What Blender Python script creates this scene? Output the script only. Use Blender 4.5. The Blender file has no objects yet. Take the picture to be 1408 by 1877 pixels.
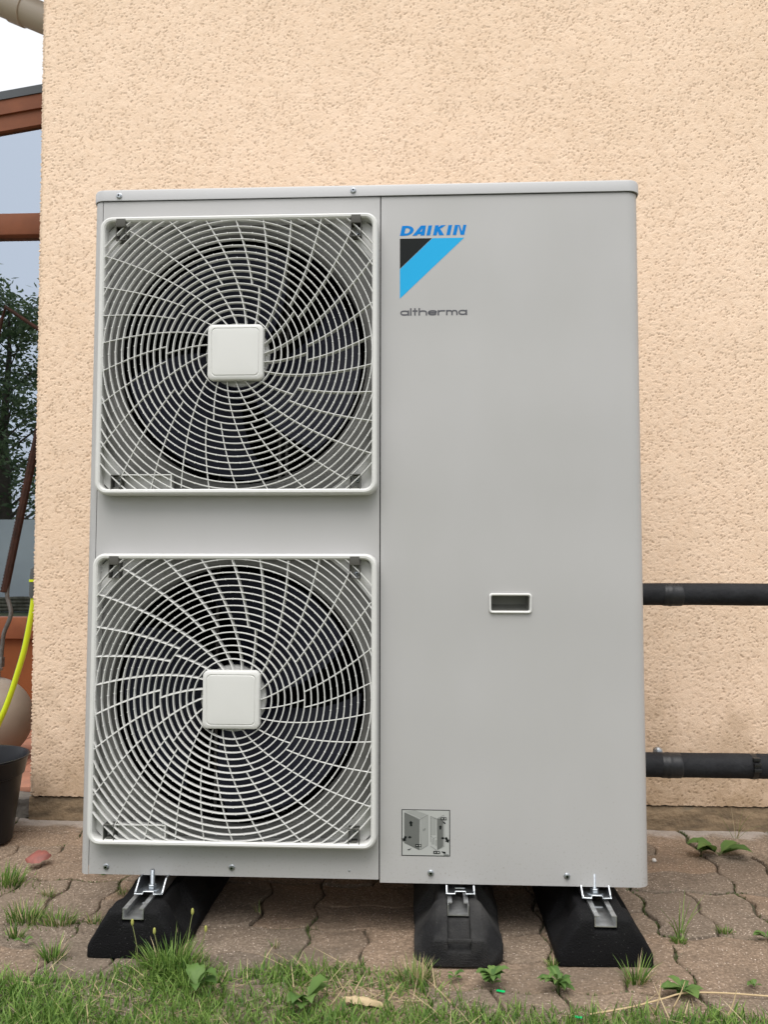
import bpy, bmesh, math, random
import numpy as np
from mathutils import Vector, Matrix, noise as mnoise
random.seed(7); rng = np.random.default_rng(11)
PI = math.pi; R = math.radians
S = bpy.context.scene
C = S.collection

# ------------------------------------------------------------------ camera
cd = bpy.data.cameras.new('camera'); cam = bpy.data.objects.new('camera', cd); C.objects.link(cam)
S.camera = cam
cd.sensor_fit = 'HORIZONTAL'; cd.sensor_width = 36.0; cd.lens = 1553.7 / 1408 * 36
cd.clip_start = 0.05; cd.clip_end = 400
yaw, pitch, roll = R(2.769), R(3.501), R(0.098)
fw = Vector((-math.sin(yaw) * math.cos(pitch), math.cos(yaw) * math.cos(pitch), math.sin(pitch)))
rt = Vector((math.cos(yaw), math.sin(yaw), 0)); up = rt.cross(fw)
r2 = rt * math.cos(roll) + up * math.sin(roll); u2 = -rt * math.sin(roll) + up * math.cos(roll)
cam.matrix_world = Matrix(((r2.x, u2.x, -fw.x, 0.712), (r2.y, u2.y, -fw.y, -1.753), (r2.z, u2.z, -fw.z, 0.757), (0, 0, 0, 1)))

# ------------------------------------------------------------------ sky, sun, exposure
SUN_EL, SUN_AZ = R(62), R(187)          # azimuth clockwise from +Y: behind the camera, a little to its left
w = bpy.data.worlds.new('World'); S.world = w; w.use_nodes = True
nt = w.node_tree; nt.nodes.clear()
sky = nt.nodes.new('ShaderNodeTexSky'); sky.sky_type = 'NISHITA'; sky.sun_disc = False
sky.sun_elevation = SUN_EL; sky.sun_rotation = SUN_AZ
sky.air_density = 1.0; sky.dust_density = 4.0; sky.ozone_density = 1.0
hs = nt.nodes.new('ShaderNodeHueSaturation'); hs.inputs['Saturation'].default_value = 0.22
bg = nt.nodes.new('ShaderNodeBackground'); bg.inputs['Strength'].default_value = 0.15
wo = nt.nodes.new('ShaderNodeOutputWorld')
cl = nt.nodes.new('ShaderNodeMix'); cl.data_type = 'RGBA'; cl.inputs[0].default_value = 0.65   # even cloud cover over the clear sky
cl.inputs[7].default_value = (6.7, 6.8, 7.0, 1)
nt.links.new(sky.outputs[0], hs.inputs['Color']); nt.links.new(hs.outputs[0], cl.inputs[6]); nt.links.new(cl.outputs[2], bg.inputs['Color'])
nt.links.new(bg.outputs[0], wo.inputs['Surface'])
sl = bpy.data.lights.new('sun', 'SUN'); sl.energy = 2.0; sl.angle = R(45); sl.color = (1.0, 0.965, 0.91)
sun = bpy.data.objects.new('sun', sl); C.objects.link(sun)
sd = Vector((math.sin(SUN_AZ) * math.cos(SUN_EL), math.cos(SUN_AZ) * math.cos(SUN_EL), math.sin(SUN_EL)))
sun.rotation_euler = sd.to_track_quat('Z', 'Y').to_euler(); sun.location = (0, -6, 8)
S.view_settings.view_transform = 'Standard'; S.view_settings.look = 'None'
S.view_settings.exposure = 0.36; S.view_settings.gamma = 1.0; S.view_settings.use_curve_mapping = False

# ------------------------------------------------------------------ helpers
class MB:
    def __init__(s): s.v = []; s.f = []; s.m = []
    def add(s, vs, fs, mi=0):
        o = len(s.v); s.v += [tuple(v) for v in vs]; s.f += [tuple(o + i for i in f) for f in fs]; s.m += [mi] * len(fs); return s
    def quad(s, a, b, c, d, mi=0): return s.add([a, b, c, d], [(0, 1, 2, 3)], mi)
    def box(s, x0, x1, y0, y1, z0, z1, mi=0, c=0.0):
        if c <= 0:
            vs = [(x, y, z) for z in (z0, z1) for y in (y0, y1) for x in (x0, x1)]
            return s.add(vs, [(0, 2, 3, 1), (4, 5, 7, 6), (0, 1, 5, 4), (2, 6, 7, 3), (0, 4, 6, 2), (1, 3, 7, 5)], mi)
        bm = bmesh.new(); bmesh.ops.create_cube(bm, size=1)
        for v in bm.verts: v.co = ((x0 + x1) / 2 + v.co.x * (x1 - x0), (y0 + y1) / 2 + v.co.y * (y1 - y0), (z0 + z1) / 2 + v.co.z * (z1 - z0))
        bmesh.ops.bevel(bm, geom=bm.edges[:], offset=c, segments=2, affect='EDGES', profile=0.6)
        bm.verts.index_update()
        s.add([v.co[:] for v in bm.verts], [[v.index for v in f.verts] for f in bm.faces], mi); bm.free(); return s
    def loft(s, rings, closed=True, cap0=False, cap1=False, mi=0):
        n = len(rings[0]); vs = [p for r in rings for p in r]; fs = []
        for i in range(len(rings) - 1):
            for j in range(n if closed else n - 1):
                k = (j + 1) % n; fs.append((i * n + j, i * n + k, (i + 1) * n + k, (i + 1) * n + j))
        if cap0: fs.append(tuple(range(n - 1, -1, -1)))
        if cap1: fs.append(tuple((len(rings) - 1) * n + j for j in range(n)))
        return s.add(vs, fs, mi)
    def tube(s, pts, rad, n=12, mi=0, cap=True):
        pts = [Vector(p) for p in pts]; rads = rad if hasattr(rad, '__len__') else [rad] * len(pts)
        rings = []; ref = None
        for i, p in enumerate(pts):
            t = (pts[min(i + 1, len(pts) - 1)] - pts[max(i - 1, 0)]).normalized()
            if ref is None:
                a = Vector((0, 0, 1)) if abs(t.z) < .9 else Vector((1, 0, 0)); ref = t.cross(a).normalized()
            ref = (ref - t * ref.dot(t)).normalized(); b = t.cross(ref)
            rings.append([tuple(p + (ref * math.cos(2 * PI * k / n) + b * math.sin(2 * PI * k / n)) * rads[i]) for k in range(n)])
        return s.loft(rings, True, cap, cap, mi)
    def lathe(s, prof, axis='z', c=(0, 0, 0), n=32, mi=0, cap0=False, cap1=False):
        rings = []
        for r, h in prof:
            ring = []
            for k in range(n):
                a = 2 * PI * k / n; u, v = r * math.cos(a), r * math.sin(a)
                ring.append((c[0] + u, c[1] + v, c[2] + h) if axis == 'z' else ((c[0] + u, c[1] + h, c[2] + v) if axis == 'y' else (c[0] + h, c[1] + u, c[2] + v)))
            rings.append(ring)
        return s.loft(rings, True, cap0, cap1, mi)
    def mesh(s, name, mats, smooth=30):
        me = bpy.data.meshes.new(name); me.from_pydata(s.v, [], s.f); me.update()
        for m in (mats if isinstance(mats, (list, tuple)) else [mats]): me.materials.append(m)
        me.polygons.foreach_set('material_index', s.m)
        bm = bmesh.new(); bm.from_mesh(me); bmesh.ops.recalc_face_normals(bm, faces=bm.faces[:]); bm.to_mesh(me); bm.free()
        if smooth:
            me.polygons.foreach_set('use_smooth', [True] * len(me.polygons)); me.set_sharp_from_angle(angle=R(smooth))
        return me
    def build(s, name, mats, parent=None, smooth=30): return link(name, s.mesh(name, mats, smooth), parent)

def link(name, me, parent=None, loc=None):
    o = bpy.data.objects.new(name, me); C.objects.link(o); o.parent = parent
    if loc is not None: o.location = loc
    return o
def tag(o, label=None, cat=None, group=None, kind=None):
    if label: o['label'] = label
    if cat: o['category'] = cat
    if group: o['group'] = group
    if kind: o['kind'] = kind
    return o
def thing(name, label, cat, loc=(0, 0, 0), group=None): return tag(link(name, None, None, loc), label, cat, group)

def rrect(hx, hz, r, n=6, bulge=0.0):
    """rounded rectangle outline in x,z, counter-clockwise"""
    out = []
    for cx, cz, a0 in ((hx - r, hz - r, 0), (-hx + r, hz - r, 90), (-hx + r, -hz + r, 180), (hx - r, -hz + r, 270)):
        for k in range(n + 1):
            a = R(a0 + 90 * k / n); out.append((cx + r * math.cos(a), cz + r * math.sin(a)))
    if bulge:
        out = [(x + bulge * (1 - (z / hz) ** 2) * (x / hx), z + bulge * (1 - (x / hx) ** 2) * (z / hz)) for x, z in out]
    return out

# ------------------------------------------------------------------ materials
def mat(name, col, rough=0.6, metal=0.0, spec=0.5, bump=None, var=None, coat=0):
    m = bpy.data.materials.new(name); m.use_nodes = True; t = m.node_tree; b = t.nodes['Principled BSDF']
    b.inputs['Base Color'].default_value = (*col, 1); b.inputs['Roughness'].default_value = rough
    b.inputs['Metallic'].default_value = metal; b.inputs['Specular IOR Level'].default_value = spec
    if coat: b.inputs['Coat Weight'].default_value = coat
    if bump or var: tc = t.nodes.new('ShaderNodeTexCoord')
    if var:                      # var = (scale, colour2, contrast low, high)
        n = t.nodes.new('ShaderNodeTexNoise'); n.inputs['Scale'].default_value = var[0]; n.inputs['Detail'].default_value = 5
        cr = t.nodes.new('ShaderNodeValToRGB'); cr.color_ramp.elements[0].position = var[2]; cr.color_ramp.elements[1].position = var[3]
        cr.color_ramp.elements[0].color = (*col, 1); cr.color_ramp.elements[1].color = (*var[1], 1)
        t.links.new(tc.outputs['Object'], n.inputs['Vector']); t.links.new(n.outputs['Fac'], cr.inputs[0]); t.links.new(cr.outputs[0], b.inputs['Base Color'])
    if bump:                     # bump = (scale, distance, detail)
        n = t.nodes.new('ShaderNodeTexNoise'); n.inputs['Scale'].default_value = bump[0]; n.inputs['Detail'].default_value = bump[2] if len(bump) > 2 else 3
        bp = t.nodes.new('ShaderNodeBump'); bp.inputs['Strength'].default_value = 1.0; bp.inputs['Distance'].default_value = bump[1]
        t.links.new(tc.outputs['Object'], n.inputs['Vector']); t.links.new(n.outputs['Fac'], bp.inputs['Height']); t.links.new(bp.outputs[0], b.inputs['Normal'])
    return m
def N(t, typ, **kw):
    n = t.nodes.new(typ)
    for k, v in kw.items():
        if k in n.inputs.keys(): n.inputs[k].default_value = v
        else: setattr(n, k, v)
    return n
def ramp(t, src, stops):
    cr = t.nodes.new('ShaderNodeValToRGB'); e = cr.color_ramp.elements
    while len(e) < len(stops): e.new(0.5)
    for i, (p, c) in enumerate(stops): e[i].position = p; e[i].color = (*c, 1) if len(c) == 3 else c
    t.links.new(src, cr.inputs[0]); return cr.outputs[0]
def mixc(t, fac, a, b, mode='MIX'):
    m = t.nodes.new('ShaderNodeMix'); m.data_type = 'RGBA'; m.blend_type = mode
    for s, v in ((0, fac), (6, a), (7, b)):
        if hasattr(v, 'is_linked'): t.links.new(v, m.inputs[s])
        else: m.inputs[s].default_value = v if s == 0 else (*v, 1)
    return m.outputs[2]

M = {}
M['paint'] = mat('ivory_painted_steel', (0.405, 0.401, 0.407), 0.42, bump=(900, 0.00006, 2))
def weather(m, c1, c2):          # faint cloudy soiling, splash specks near the foot, slight unevenness of the sheet
    t = m.node_tree; b = t.nodes['Principled BSDF']; g = N(t, 'ShaderNodeNewGeometry'); P = g.outputs['Position']
    a = N(t, 'ShaderNodeTexNoise', Scale=3.0, Detail=6.0); mp = N(t, 'ShaderNodeMapping'); mp.inputs['Scale'].default_value = (1.6, 1.6, .7)
    t.links.new(P, mp.inputs[0]); t.links.new(mp.outputs[0], a.inputs['Vector'])
    col = ramp(t, a.outputs['Fac'], [(.35, c1), (.72, c2)])
    sx = N(t, 'ShaderNodeSeparateXYZ'); t.links.new(P, sx.inputs[0])
    f = N(t, 'ShaderNodeTexNoise', Scale=240.0, Detail=2.0); t.links.new(P, f.inputs['Vector'])
    k = N(t, 'ShaderNodeMath', operation='MULTIPLY_ADD'); t.links.new(sx.outputs[2], k.inputs[0]); k.inputs[1].default_value = -.55; t.links.new(f.outputs['Fac'], k.inputs[2])
    col = mixc(t, ramp(t, k.outputs[0], [(.52, (0, 0, 0)), (.66, (.45, .45, .45))]), col, (.22, .19, .15))
    t.links.new(col, b.inputs['Base Color'])
    t.links.new(ramp(t, a.outputs['Fac'], [(.3, (.38, .38, .38)), (.7, (.50, .50, .50))]), b.inputs['Roughness'])
    lo = N(t, 'ShaderNodeTexNoise', Scale=2.6, Detail=1.0); t.links.new(P, lo.inputs['Vector'])
    bp = N(t, 'ShaderNodeBump', Strength=1.0, Distance=.010); t.links.new(lo.outputs['Fac'], bp.inputs['Height'])
    ob = [n for n in t.nodes if n.type == 'BUMP' and n != bp][0]; t.links.new(bp.outputs[0], ob.inputs['Normal'])
M['plastic'] = mat('ivory_plastic', (0.62, 0.62, 0.605), 0.45)
M['lidpaint'] = mat('ivory_painted_lid', (0.43, 0.43, 0.44), 0.4)
M['clip'] = mat('clip_grey_plastic', (0.085, 0.083, 0.075), 0.6, spec=.2)
M['cup'] = mat('shaded_cup_plastic', (0.26, 0.26, 0.24), 0.5, spec=.3)  # handle plastic darkened, the shade of the recess put into its colour
M['grille_shade'] = mat('grille_shade_grey', (0.215, 0.213, 0.205), 0.5, spec=.3)  # darker grey carries the shade behind the grilles in its colour
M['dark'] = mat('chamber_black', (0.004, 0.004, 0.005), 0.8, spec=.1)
M['blade'] = mat('fan_blade_dark_blue', (0.016, 0.018, 0.034), 0.5, spec=.25)
M['zinc'] = mat('zinc_plated_steel', (0.45, 0.48, 0.51), 0.32, metal=1.0, bump=(300, 0.0001))
M['galv'] = mat('galvanised_steel', (0.52, 0.54, 0.55), 0.36, metal=1.0, var=(60, (0.36, 0.38, 0.39), .35, .7), bump=(250, .0001))
M['alu'] = mat('aluminium_channel', (0.62, 0.63, 0.63), 0.38, metal=0.85, var=(70, (0.40, 0.40, 0.40), .4, .75), bump=(200, .0002))
M['blue_dk'] = mat('print_blue', (0.0, 0.19, 0.58), 0.4, spec=.12)
M['blue_lt'] = mat('print_light_blue', (0.02, 0.37, 0.70), 0.4, spec=.12)
M['black_pr'] = mat('print_black', (0.010, 0.012, 0.012), 0.4, spec=.12)
M['grey_pr'] = mat('print_grey', (0.105, 0.105, 0.118), 0.4, spec=.12)
M['st_paper'] = mat('sticker_paper', (0.40, 0.41, 0.40), 0.4)
M['st_grey'] = mat('sticker_grey', (0.13, 0.135, 0.13), 0.4)
M['st_mid'] = mat('sticker_mid_grey', (0.30, 0.31, 0.30), 0.4)
M['foam'] = mat('black_foam_insulation', (0.012, 0.0125, 0.015), 0.7, spec=.25, bump=(45, 0.0035, 6), var=(25, (0.019, 0.02, 0.023), .4, .8))
M['tape'] = mat('black_tape', (0.014, 0.0145, 0.017), 0.42, spec=.35, bump=(60, .0006), var=(30, (0.03, .03, .032), .5, .8))
M['strap'] = mat('black_nylon', (0.012, 0.012, 0.013), 0.35)
M['pot'] = mat('black_plastic_pot', (0.006, 0.0065, 0.009), 0.35, spec=.3, var=(18, (0.014, .014, .017), .55, .85))
M['brownwood'] = mat('brown_frame', (0.25, 0.085, 0.038), 0.55, spec=.25, var=(9, (0.18, 0.06, 0.028), .35, .7), bump=(60, .0004))
M['brownpanel'] = mat('brown_panel', (0.22, 0.070, 0.024), 0.6, spec=.2, var=(5, (0.15, .046, .016), .35, .7))
M['roofgrey'] = mat('dark_roof_flashing', (0.055, 0.065, 0.075), 0.5)
M['gutter'] = mat('beige_pvc', (0.42, 0.36, 0.29), 0.45)
M['soffit'] = mat('soffit_brown', (0.22, 0.17, 0.13), 0.7)
M['rust'] = mat('rusty_iron', (0.055, 0.024, 0.017), 0.85, spec=.2, var=(40, (0.025, 0.014, 0.011), .35, .7), bump=(150, .0008))
M['iron'] = mat('grey_iron', (0.16, 0.155, 0.15), 0.55, metal=.5, var=(50, (.09, .07, .06), .4, .7))
M['hose'] = mat('yellow_green_hose', (0.56, 0.66, 0.015), 0.35)
M['hosegrey'] = mat('hose_grey', (0.07, 0.075, 0.075), 0.5)
M['stone'] = mat('stoneware', (0.30, 0.25, 0.20), 0.55, var=(6, (0.22, .18, .145), .35, .7), bump=(120, .0004))
M['terra'] = mat('terracotta_tile', (0.42, 0.19, 0.12), 0.7, var=(12, (0.33, .16, .11), .35, .7), bump=(80, .0008))
M['block'] = mat('grey_stone', (0.20, 0.18, 0.155), 0.9, var=(20, (0.10, .09, .08), .35, .65), bump=(40, .006, 6))
M['gwall'] = mat('grey_garden_wall', (0.74, 0.76, 0.73), 0.9, var=(1.5, (0.62, .64, .62), .35, .7))
M['log'] = mat('weathered_log', (0.21, 0.19, 0.13), 0.9, var=(14, (0.10, .085, .055), .35, .65), bump=(30, .01))
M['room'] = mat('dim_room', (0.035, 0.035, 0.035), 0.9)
M['bark'] = mat('bark', (0.09, 0.07, 0.05), 0.9, bump=(25, .01))

def foliage(name, c1, c2, rough=.55, transl=.3):
    m = bpy.data.materials.new(name); m.use_nodes = True; t = m.node_tree; b = t.nodes['Principled BSDF']
    at = N(t, 'ShaderNodeAttribute', attribute_name='tint')
    col = ramp(t, at.outputs['Fac'], [(0, c1), (1, c2)])
    t.links.new(col, b.inputs['Base Color']); b.inputs['Roughness'].default_value = rough; b.inputs['Specular IOR Level'].default_value = .35
    tr = N(t, 'ShaderNodeBsdfTranslucent'); t.links.new(col, tr.inputs['Color'])
    mx = N(t, 'ShaderNodeMixShader'); mx.inputs[0].default_value = transl
    t.links.new(b.outputs[0], mx.inputs[1]); t.links.new(tr.outputs[0], mx.inputs[2]); t.links.new(mx.outputs[0], t.nodes['Material Output'].inputs['Surface'])
    return m
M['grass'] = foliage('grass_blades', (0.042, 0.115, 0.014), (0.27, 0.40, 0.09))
M['straw'] = foliage('dry_grass', (0.38, 0.29, 0.15), (0.55, 0.46, 0.29), transl=.2)
M['weed'] = foliage('weed_leaf', (0.055, 0.13, 0.028), (0.16, 0.26, 0.07))
M['treeleaf'] = foliage('tree_leaf', (0.05, 0.09, 0.035), (0.17, 0.22, 0.10))
M['moss'] = foliage('moss', (0.045, 0.06, 0.018), (0.11, 0.15, 0.04), transl=.1)
M['redleaf'] = mat('red_dry_leaf', (0.27, 0.085, 0.065), 0.6, var=(60, (0.18, .06, .05), .35, .7), bump=(90, .001))
M['tanleaf'] = mat('tan_dry_leaf', (0.52, 0.40, 0.24), 0.7, var=(70, (0.40, .30, .17), .35, .7))
M['greenplastic'] = mat('green_plastic', (0.0, 0.45, 0.12), 0.4)
M['soil'] = mat('ground_soil_grass', (0.10, 0.085, 0.045), 0.95, var=(7, (0.07, 0.10, 0.03), .4, .6), bump=(40, .01, 6))
M['bed'] = mat('joint_sand', (0.10, 0.08, 0.055), 0.95, var=(40, (0.055, 0.055, 0.03), .4, .65), bump=(200, .003, 5))
M['pebble'] = mat('white_pebble', (0.62, .6, .57), .8)

weather(M['paint'], (0.426, 0.421, 0.423), (0.400, 0.396, 0.392))
# rubber granulate
m = M['rubber'] = mat('recycled_rubber', (0.008, 0.008, 0.009), 0.8, spec=.15, bump=(330, 0.0030, 4))
t = m.node_tree; tc = N(t, 'ShaderNodeTexCoord')
vo = N(t, 'ShaderNodeTexVoronoi', Scale=170.0); t.links.new(tc.outputs['Object'], vo.inputs['Vector'])
sp = ramp(t, vo.outputs['Distance'], [(0.0, (1, 1, 1)), (0.12, (1, 1, 1)), (0.16, (0, 0, 0))])
nz = N(t, 'ShaderNodeTexNoise', Scale=9.0, Detail=4.0); t.links.new(tc.outputs['Object'], nz.inputs['Vector'])
dust = ramp(t, nz.outputs['Fac'], [(0.45, (0.0065, 0.0065, 0.0075)), (0.8, (0.015, 0.015, 0.015))])
rnd = ramp(t, vo.outputs['Color'], [(0.55, (0, 0, 0)), (0.7, (1, 1, 1))])
sp2 = mixc(t, 1.0, sp, rnd, 'MULTIPLY')
t.links.new(mixc(t, sp2, dust, (0.05, 0.05, 0.05)), t.nodes['Principled BSDF'].inputs['Base Color'])
# dusty rubber for the middle support
m2 = M['rubber_dusty'] = m.copy(); m2.name = 'dusty_recycled_rubber'
for n in m2.node_tree.nodes:
    if n.type == 'VALTORGB' and abs(n.color_ramp.elements[1].position - .8) < 1e-3 and n.color_ramp.elements[0].color[0] > 0:
        n.color_ramp.elements[0].color = (0.016, .016, .017, 1); n.color_ramp.elements[1].color = (0.085, .083, .08, 1); n.color_ramp.elements[0].position = .4

# stucco
def stucco(name, dirty=True):
    m = bpy.data.materials.new(name); m.use_nodes = True; t = m.node_tree; b = t.nodes['Principled BSDF']
    g = N(t, 'ShaderNodeNewGeometry'); P = g.outputs['Position']
    n1 = N(t, 'ShaderNodeTexNoise', Scale=2.2, Detail=6.0, Roughness=.6); t.links.new(P, n1.inputs['Vector'])
    n2 = N(t, 'ShaderNodeTexNoise', Scale=60.0, Detail=3.0); t.links.new(P, n2.inputs['Vector'])
    base = ramp(t, n1.outputs['Fac'], [(.3, (0.755, 0.565, 0.41)), (.7, (0.83, 0.635, 0.48))])
    base = mixc(t, .35, base, ramp(t, n2.outputs['Fac'], [(.3, (0.69, .505, .36)), (.7, (0.86, .68, .53))]))
    # splash dirt: grey brown stains, thick near the plinth, ragged outline
    sx = N(t, 'ShaderNodeSeparateXYZ'); t.links.new(P, sx.inputs[0])
    n3 = N(t, 'ShaderNodeTexNoise', Scale=7.0, Detail=7.0, Roughness=.65); t.links.new(P, n3.inputs['Vector'])
    ma = N(t, 'ShaderNodeMath', operation='MULTIPLY_ADD'); t.links.new(sx.outputs[2], ma.inputs[0]); ma.inputs[1].default_value = -.85; t.links.new(n3.outputs['Fac'], ma.inputs[2])
    d = ramp(t, ma.outputs[0], [(.18, (0, 0, 0)), (.62, (1, 1, 1))])
    dm = N(t, 'ShaderNodeMath', operation='MULTIPLY'); t.links.new(d, dm.inputs[0]); dm.inputs[1].default_value = .9
    base = mixc(t, dm.outputs[0], base, (0.36, 0.25, 0.15))
    t.links.new(base, b.inputs['Base Color']); b.inputs['Roughness'].default_value = .92; b.inputs['Specular IOR Level'].default_value = .2
    n4 = N(t, 'ShaderNodeTexNoise', Scale=330.0, Detail=3.0); t.links.new(P, n4.inputs['Vector'])
    bp = N(t, 'ShaderNodeBump', Strength=1.0, Distance=.0012); t.links.new(n4.outputs['Fac'], bp.inputs['Height']); t.links.new(bp.outputs[0], b.inputs['Normal'])
    return m
M['stucco'] = stucco('apricot_scraped_render')
# plinth
m = M['plinth'] = mat('stained_plinth', (0.2, .15, .1), .95, bump=(90, .004, 5)); t = m.node_tree
g = N(t, 'ShaderNodeNewGeometry'); n1 = N(t, 'ShaderNodeTexNoise', Scale=9.0, Detail=7.0, Roughness=.65); mp = N(t, 'ShaderNodeMapping'); mp.inputs['Scale'].default_value = (1, 1, 3)
t.links.new(g.outputs['Position'], mp.inputs[0]); t.links.new(mp.outputs[0], n1.inputs['Vector'])
t.links.new(ramp(t, n1.outputs['Fac'], [(.28, (.085, .065, .045)), (.45, (.20, .145, .09)), (.58, (.31, .225, .14)), (.72, (.14, .125, .095))]), t.nodes['Principled BSDF'].inputs['Base Color'])
# pavers
m = M['paver'] = bpy.data.materials.new('weathered_concrete_paver'); m.use_nodes = True; t = m.node_tree; b = t.nodes['Principled BSDF']
g = N(t, 'ShaderNodeNewGeometry'); P = g.outputs['Position']; oi = N(t, 'ShaderNodeObjectInfo')
n1 = N(t, 'ShaderNodeTexNoise', Scale=11.0, Detail=7.0, Roughness=.62); t.links.new(P, n1.inputs['Vector'])
n2 = N(t, 'ShaderNodeTexNoise', Scale=170.0, Detail=4.0, Roughness=.7); t.links.new(P, n2.inputs['Vector'])
vo = N(t, 'ShaderNodeTexVoronoi', Scale=190.0); t.links.new(P, vo.inputs['Vector'])
base = ramp(t, n1.outputs['Fac'], [(.25, (.165, .132, .102)), (.5, (.265, .207, .158)), (.75, (.345, .275, .212))])
tint = ramp(t, oi.outputs['Random'], [(0, (.78, .79, .80)), (.35, (1, .98, .95)), (.7, (.98, .91, .85)), (1, (1.14, 1.05, .96))])
base = mixc(t, .55, base, ramp(t, n2.outputs['Fac'], [(.34, (.055, .042, .032)), (.52, (.215, .166, .126)), (.68, (.44, .36, .285))]))
base = mixc(t, 1.0, base, tint, 'MULTIPLY')
spk = mixc(t, 1.0, ramp(t, vo.outputs['Distance'], [(0, (1, 1, 1)), (.22, (1, 1, 1)), (.3, (0, 0, 0))]), ramp(t, vo.outputs['Color'], [(.66, (0, 0, 0)), (.72, (1, 1, 1))]), 'MULTIPLY')
base = mixc(t, spk, base, (.60, .50, .42))
n5 = N(t, 'ShaderNodeTexNoise', Scale=3.2, Detail=6.0, Roughness=.6); t.links.new(P, n5.inputs['Vector'])
base = mixc(t, ramp(t, n5.outputs['Fac'], [(.50, (0, 0, 0)), (.70, (.65, .65, .65))]), base, (.13, .105, .08))
wy = N(t, 'ShaderNodeSeparateXYZ'); t.links.new(P, wy.inputs[0])
wm = N(t, 'ShaderNodeMath', operation='MULTIPLY_ADD'); t.links.new(n1.outputs['Fac'], wm.inputs[0]); wm.inputs[1].default_value = .22; t.links.new(wy.outputs[1], wm.inputs[2])
base = mixc(t, ramp(t, wm.outputs[0], [(.80, (0, 0, 0)), (.845, (.5, .5, .5))]), base, (.46, .42, .39))   # pale lime bloom along the wall
t.links.new(base, b.inputs['Base Color']); b.inputs['Roughness'].default_value = .9; b.inputs['Specular IOR Level'].default_value = .25
bp = N(t, 'ShaderNodeBump', Strength=1.0, Distance=.003); t.links.new(n2.outputs['Fac'], bp.inputs['Height'])
bp2 = N(t, 'ShaderNodeBump', Strength=1.0, Distance=.012); t.links.new(n1.outputs['Fac'], bp2.inputs['Height']); t.links.new(bp.outputs[0], bp2.inputs['Normal'])
t.links.new(bp2.outputs[0], b.inputs['Normal'])
# window glass: strong reflection over a dim room
m = M['glass'] = bpy.data.materials.new('reflective_glazing'); m.use_nodes = True; t = m.node_tree; t.nodes.remove(t.nodes['Principled BSDF'])
tr = N(t, 'ShaderNodeBsdfTransparent'); tr.inputs[0].default_value = (.62, .66, .66, 1)
gl = N(t, 'ShaderNodeBsdfGlossy', Roughness=.0); gl.inputs['Color'].default_value = (.76, .86, 1.0, 1)
mx = N(t, 'ShaderNodeMixShader'); mx.inputs[0].default_value = .52
t.links.new(tr.outputs[0], mx.inputs[1]); t.links.new(gl.outputs[0], mx.inputs[2]); t.links.new(mx.outputs[0], t.nodes['Material Output'].inputs['Surface'])

# ------------------------------------------------------------------ ground
gm = MB(); n = 24; ext = 60
gm.quad((-ext, -ext, -.026), (ext, -ext, -.026), (ext, ext, -.026), (-ext, ext, -.026))
tag(gm.build('ground', M['soil'], None, 0), kind='structure')

# ------------------------------------------------------------------ paving: basket weave of wavy pavers
pav = MB(); pav.quad((-2.1, -.43, -.009), (3.5, -.43, -.009), (3.5, .78, -.009), (-2.1, .78, -.009))
pav = tag(pav.build('pavement', M['bed'], None, 0), kind='structure')
MODX, MODY, PX0, PY0 = .242, .24, -.012, .056
def wave(u): # slightly squared sine
    s = math.sin(2 * PI * u); return s * (1.25 - .25 * s * s)
def paver_mesh(kind, seed):
    rr = random.Random(seed)
    hx, hy = (MODX / 2, MODY / 4) if kind == 'h' else (MODX / 4, MODY / 2)
    g = .0022; A = .0070; seg = 7
    nx = 2 * seg if kind == 'h' else seg; ny = seg if kind == 'h' else 2 * seg
    def edge(shr, dz):
        ring = []
        sx, sy = hx - shr, hy - shr
        def pt(x, y): return (x + A * wave((y + hy) / (MODY / 2) - .25) , y + A * wave((x + hx) / (MODX / 2) + .25), dz)
        for i in range(nx): ring.append(pt(-sx + 2 * sx * i / nx, -sy))
        for i in range(ny): ring.append(pt(sx, -sy + 2 * sy * i / ny))
        for i in range(nx): ring.append(pt(sx - 2 * sx * i / nx, sy))
        for i in range(ny): ring.append(pt(-sx, sy - 2 * sy * i / ny))
        return [(x + rr.uniform(-.0012, .0012), y + rr.uniform(-.0012, .0012), z + rr.uniform(-.0006, .0006) * (z > -.01)) for x, y, z in ring]
    b = MB(); rings = [edge(g, -.05), edge(g, -.0045), edge(g + .0018, -.0012), edge(g + .0045, 0)]
    b.loft(rings, True)
    last = rings[-1]; nlast = len(last); inner = [(x * .55, y * .55, .0004 + rr.uniform(-.0008, .0008)) for x, y, z in last]
    b.loft([last, inner], True); b.add(inner + [(0, 0, 0)], [(i, (i + 1) % nlast, nlast) for i in range(nlast)])
    return b.mesh('paver_' + kind, M['paver'], 50)
pvar = {k: [paver_mesh(k, 10 * i + (k == 'v')) for i in range(4)] for k in 'hv'}
for iy in range(-2, 4):
    for ix in range(-8, 14):
        cx, cy = PX0 + (ix + .5) * MODX, PY0 + (iy - .5) * MODY   # iy=0 row lies below the y line at PY0
        horiz = (ix + iy) % 2 == 1
        if iy >= 3 and cy > .9: continue
        for h in (-1, 1):
            x, y = (cx, cy + h * MODY / 4) if horiz else (cx + h * MODX / 4, cy)
            if y + .03 > .80: continue
            o = link('paver', random.choice(pvar['h' if horiz else 'v']), pav, (x + random.uniform(-.0015, .0015), y + random.uniform(-.0015, .0015), random.uniform(-.004, .003)))
            o.rotation_euler = (R(random.gauss(0, .75)), R(random.gauss(0, .75)), R(random.gauss(0, .5)))

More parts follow.
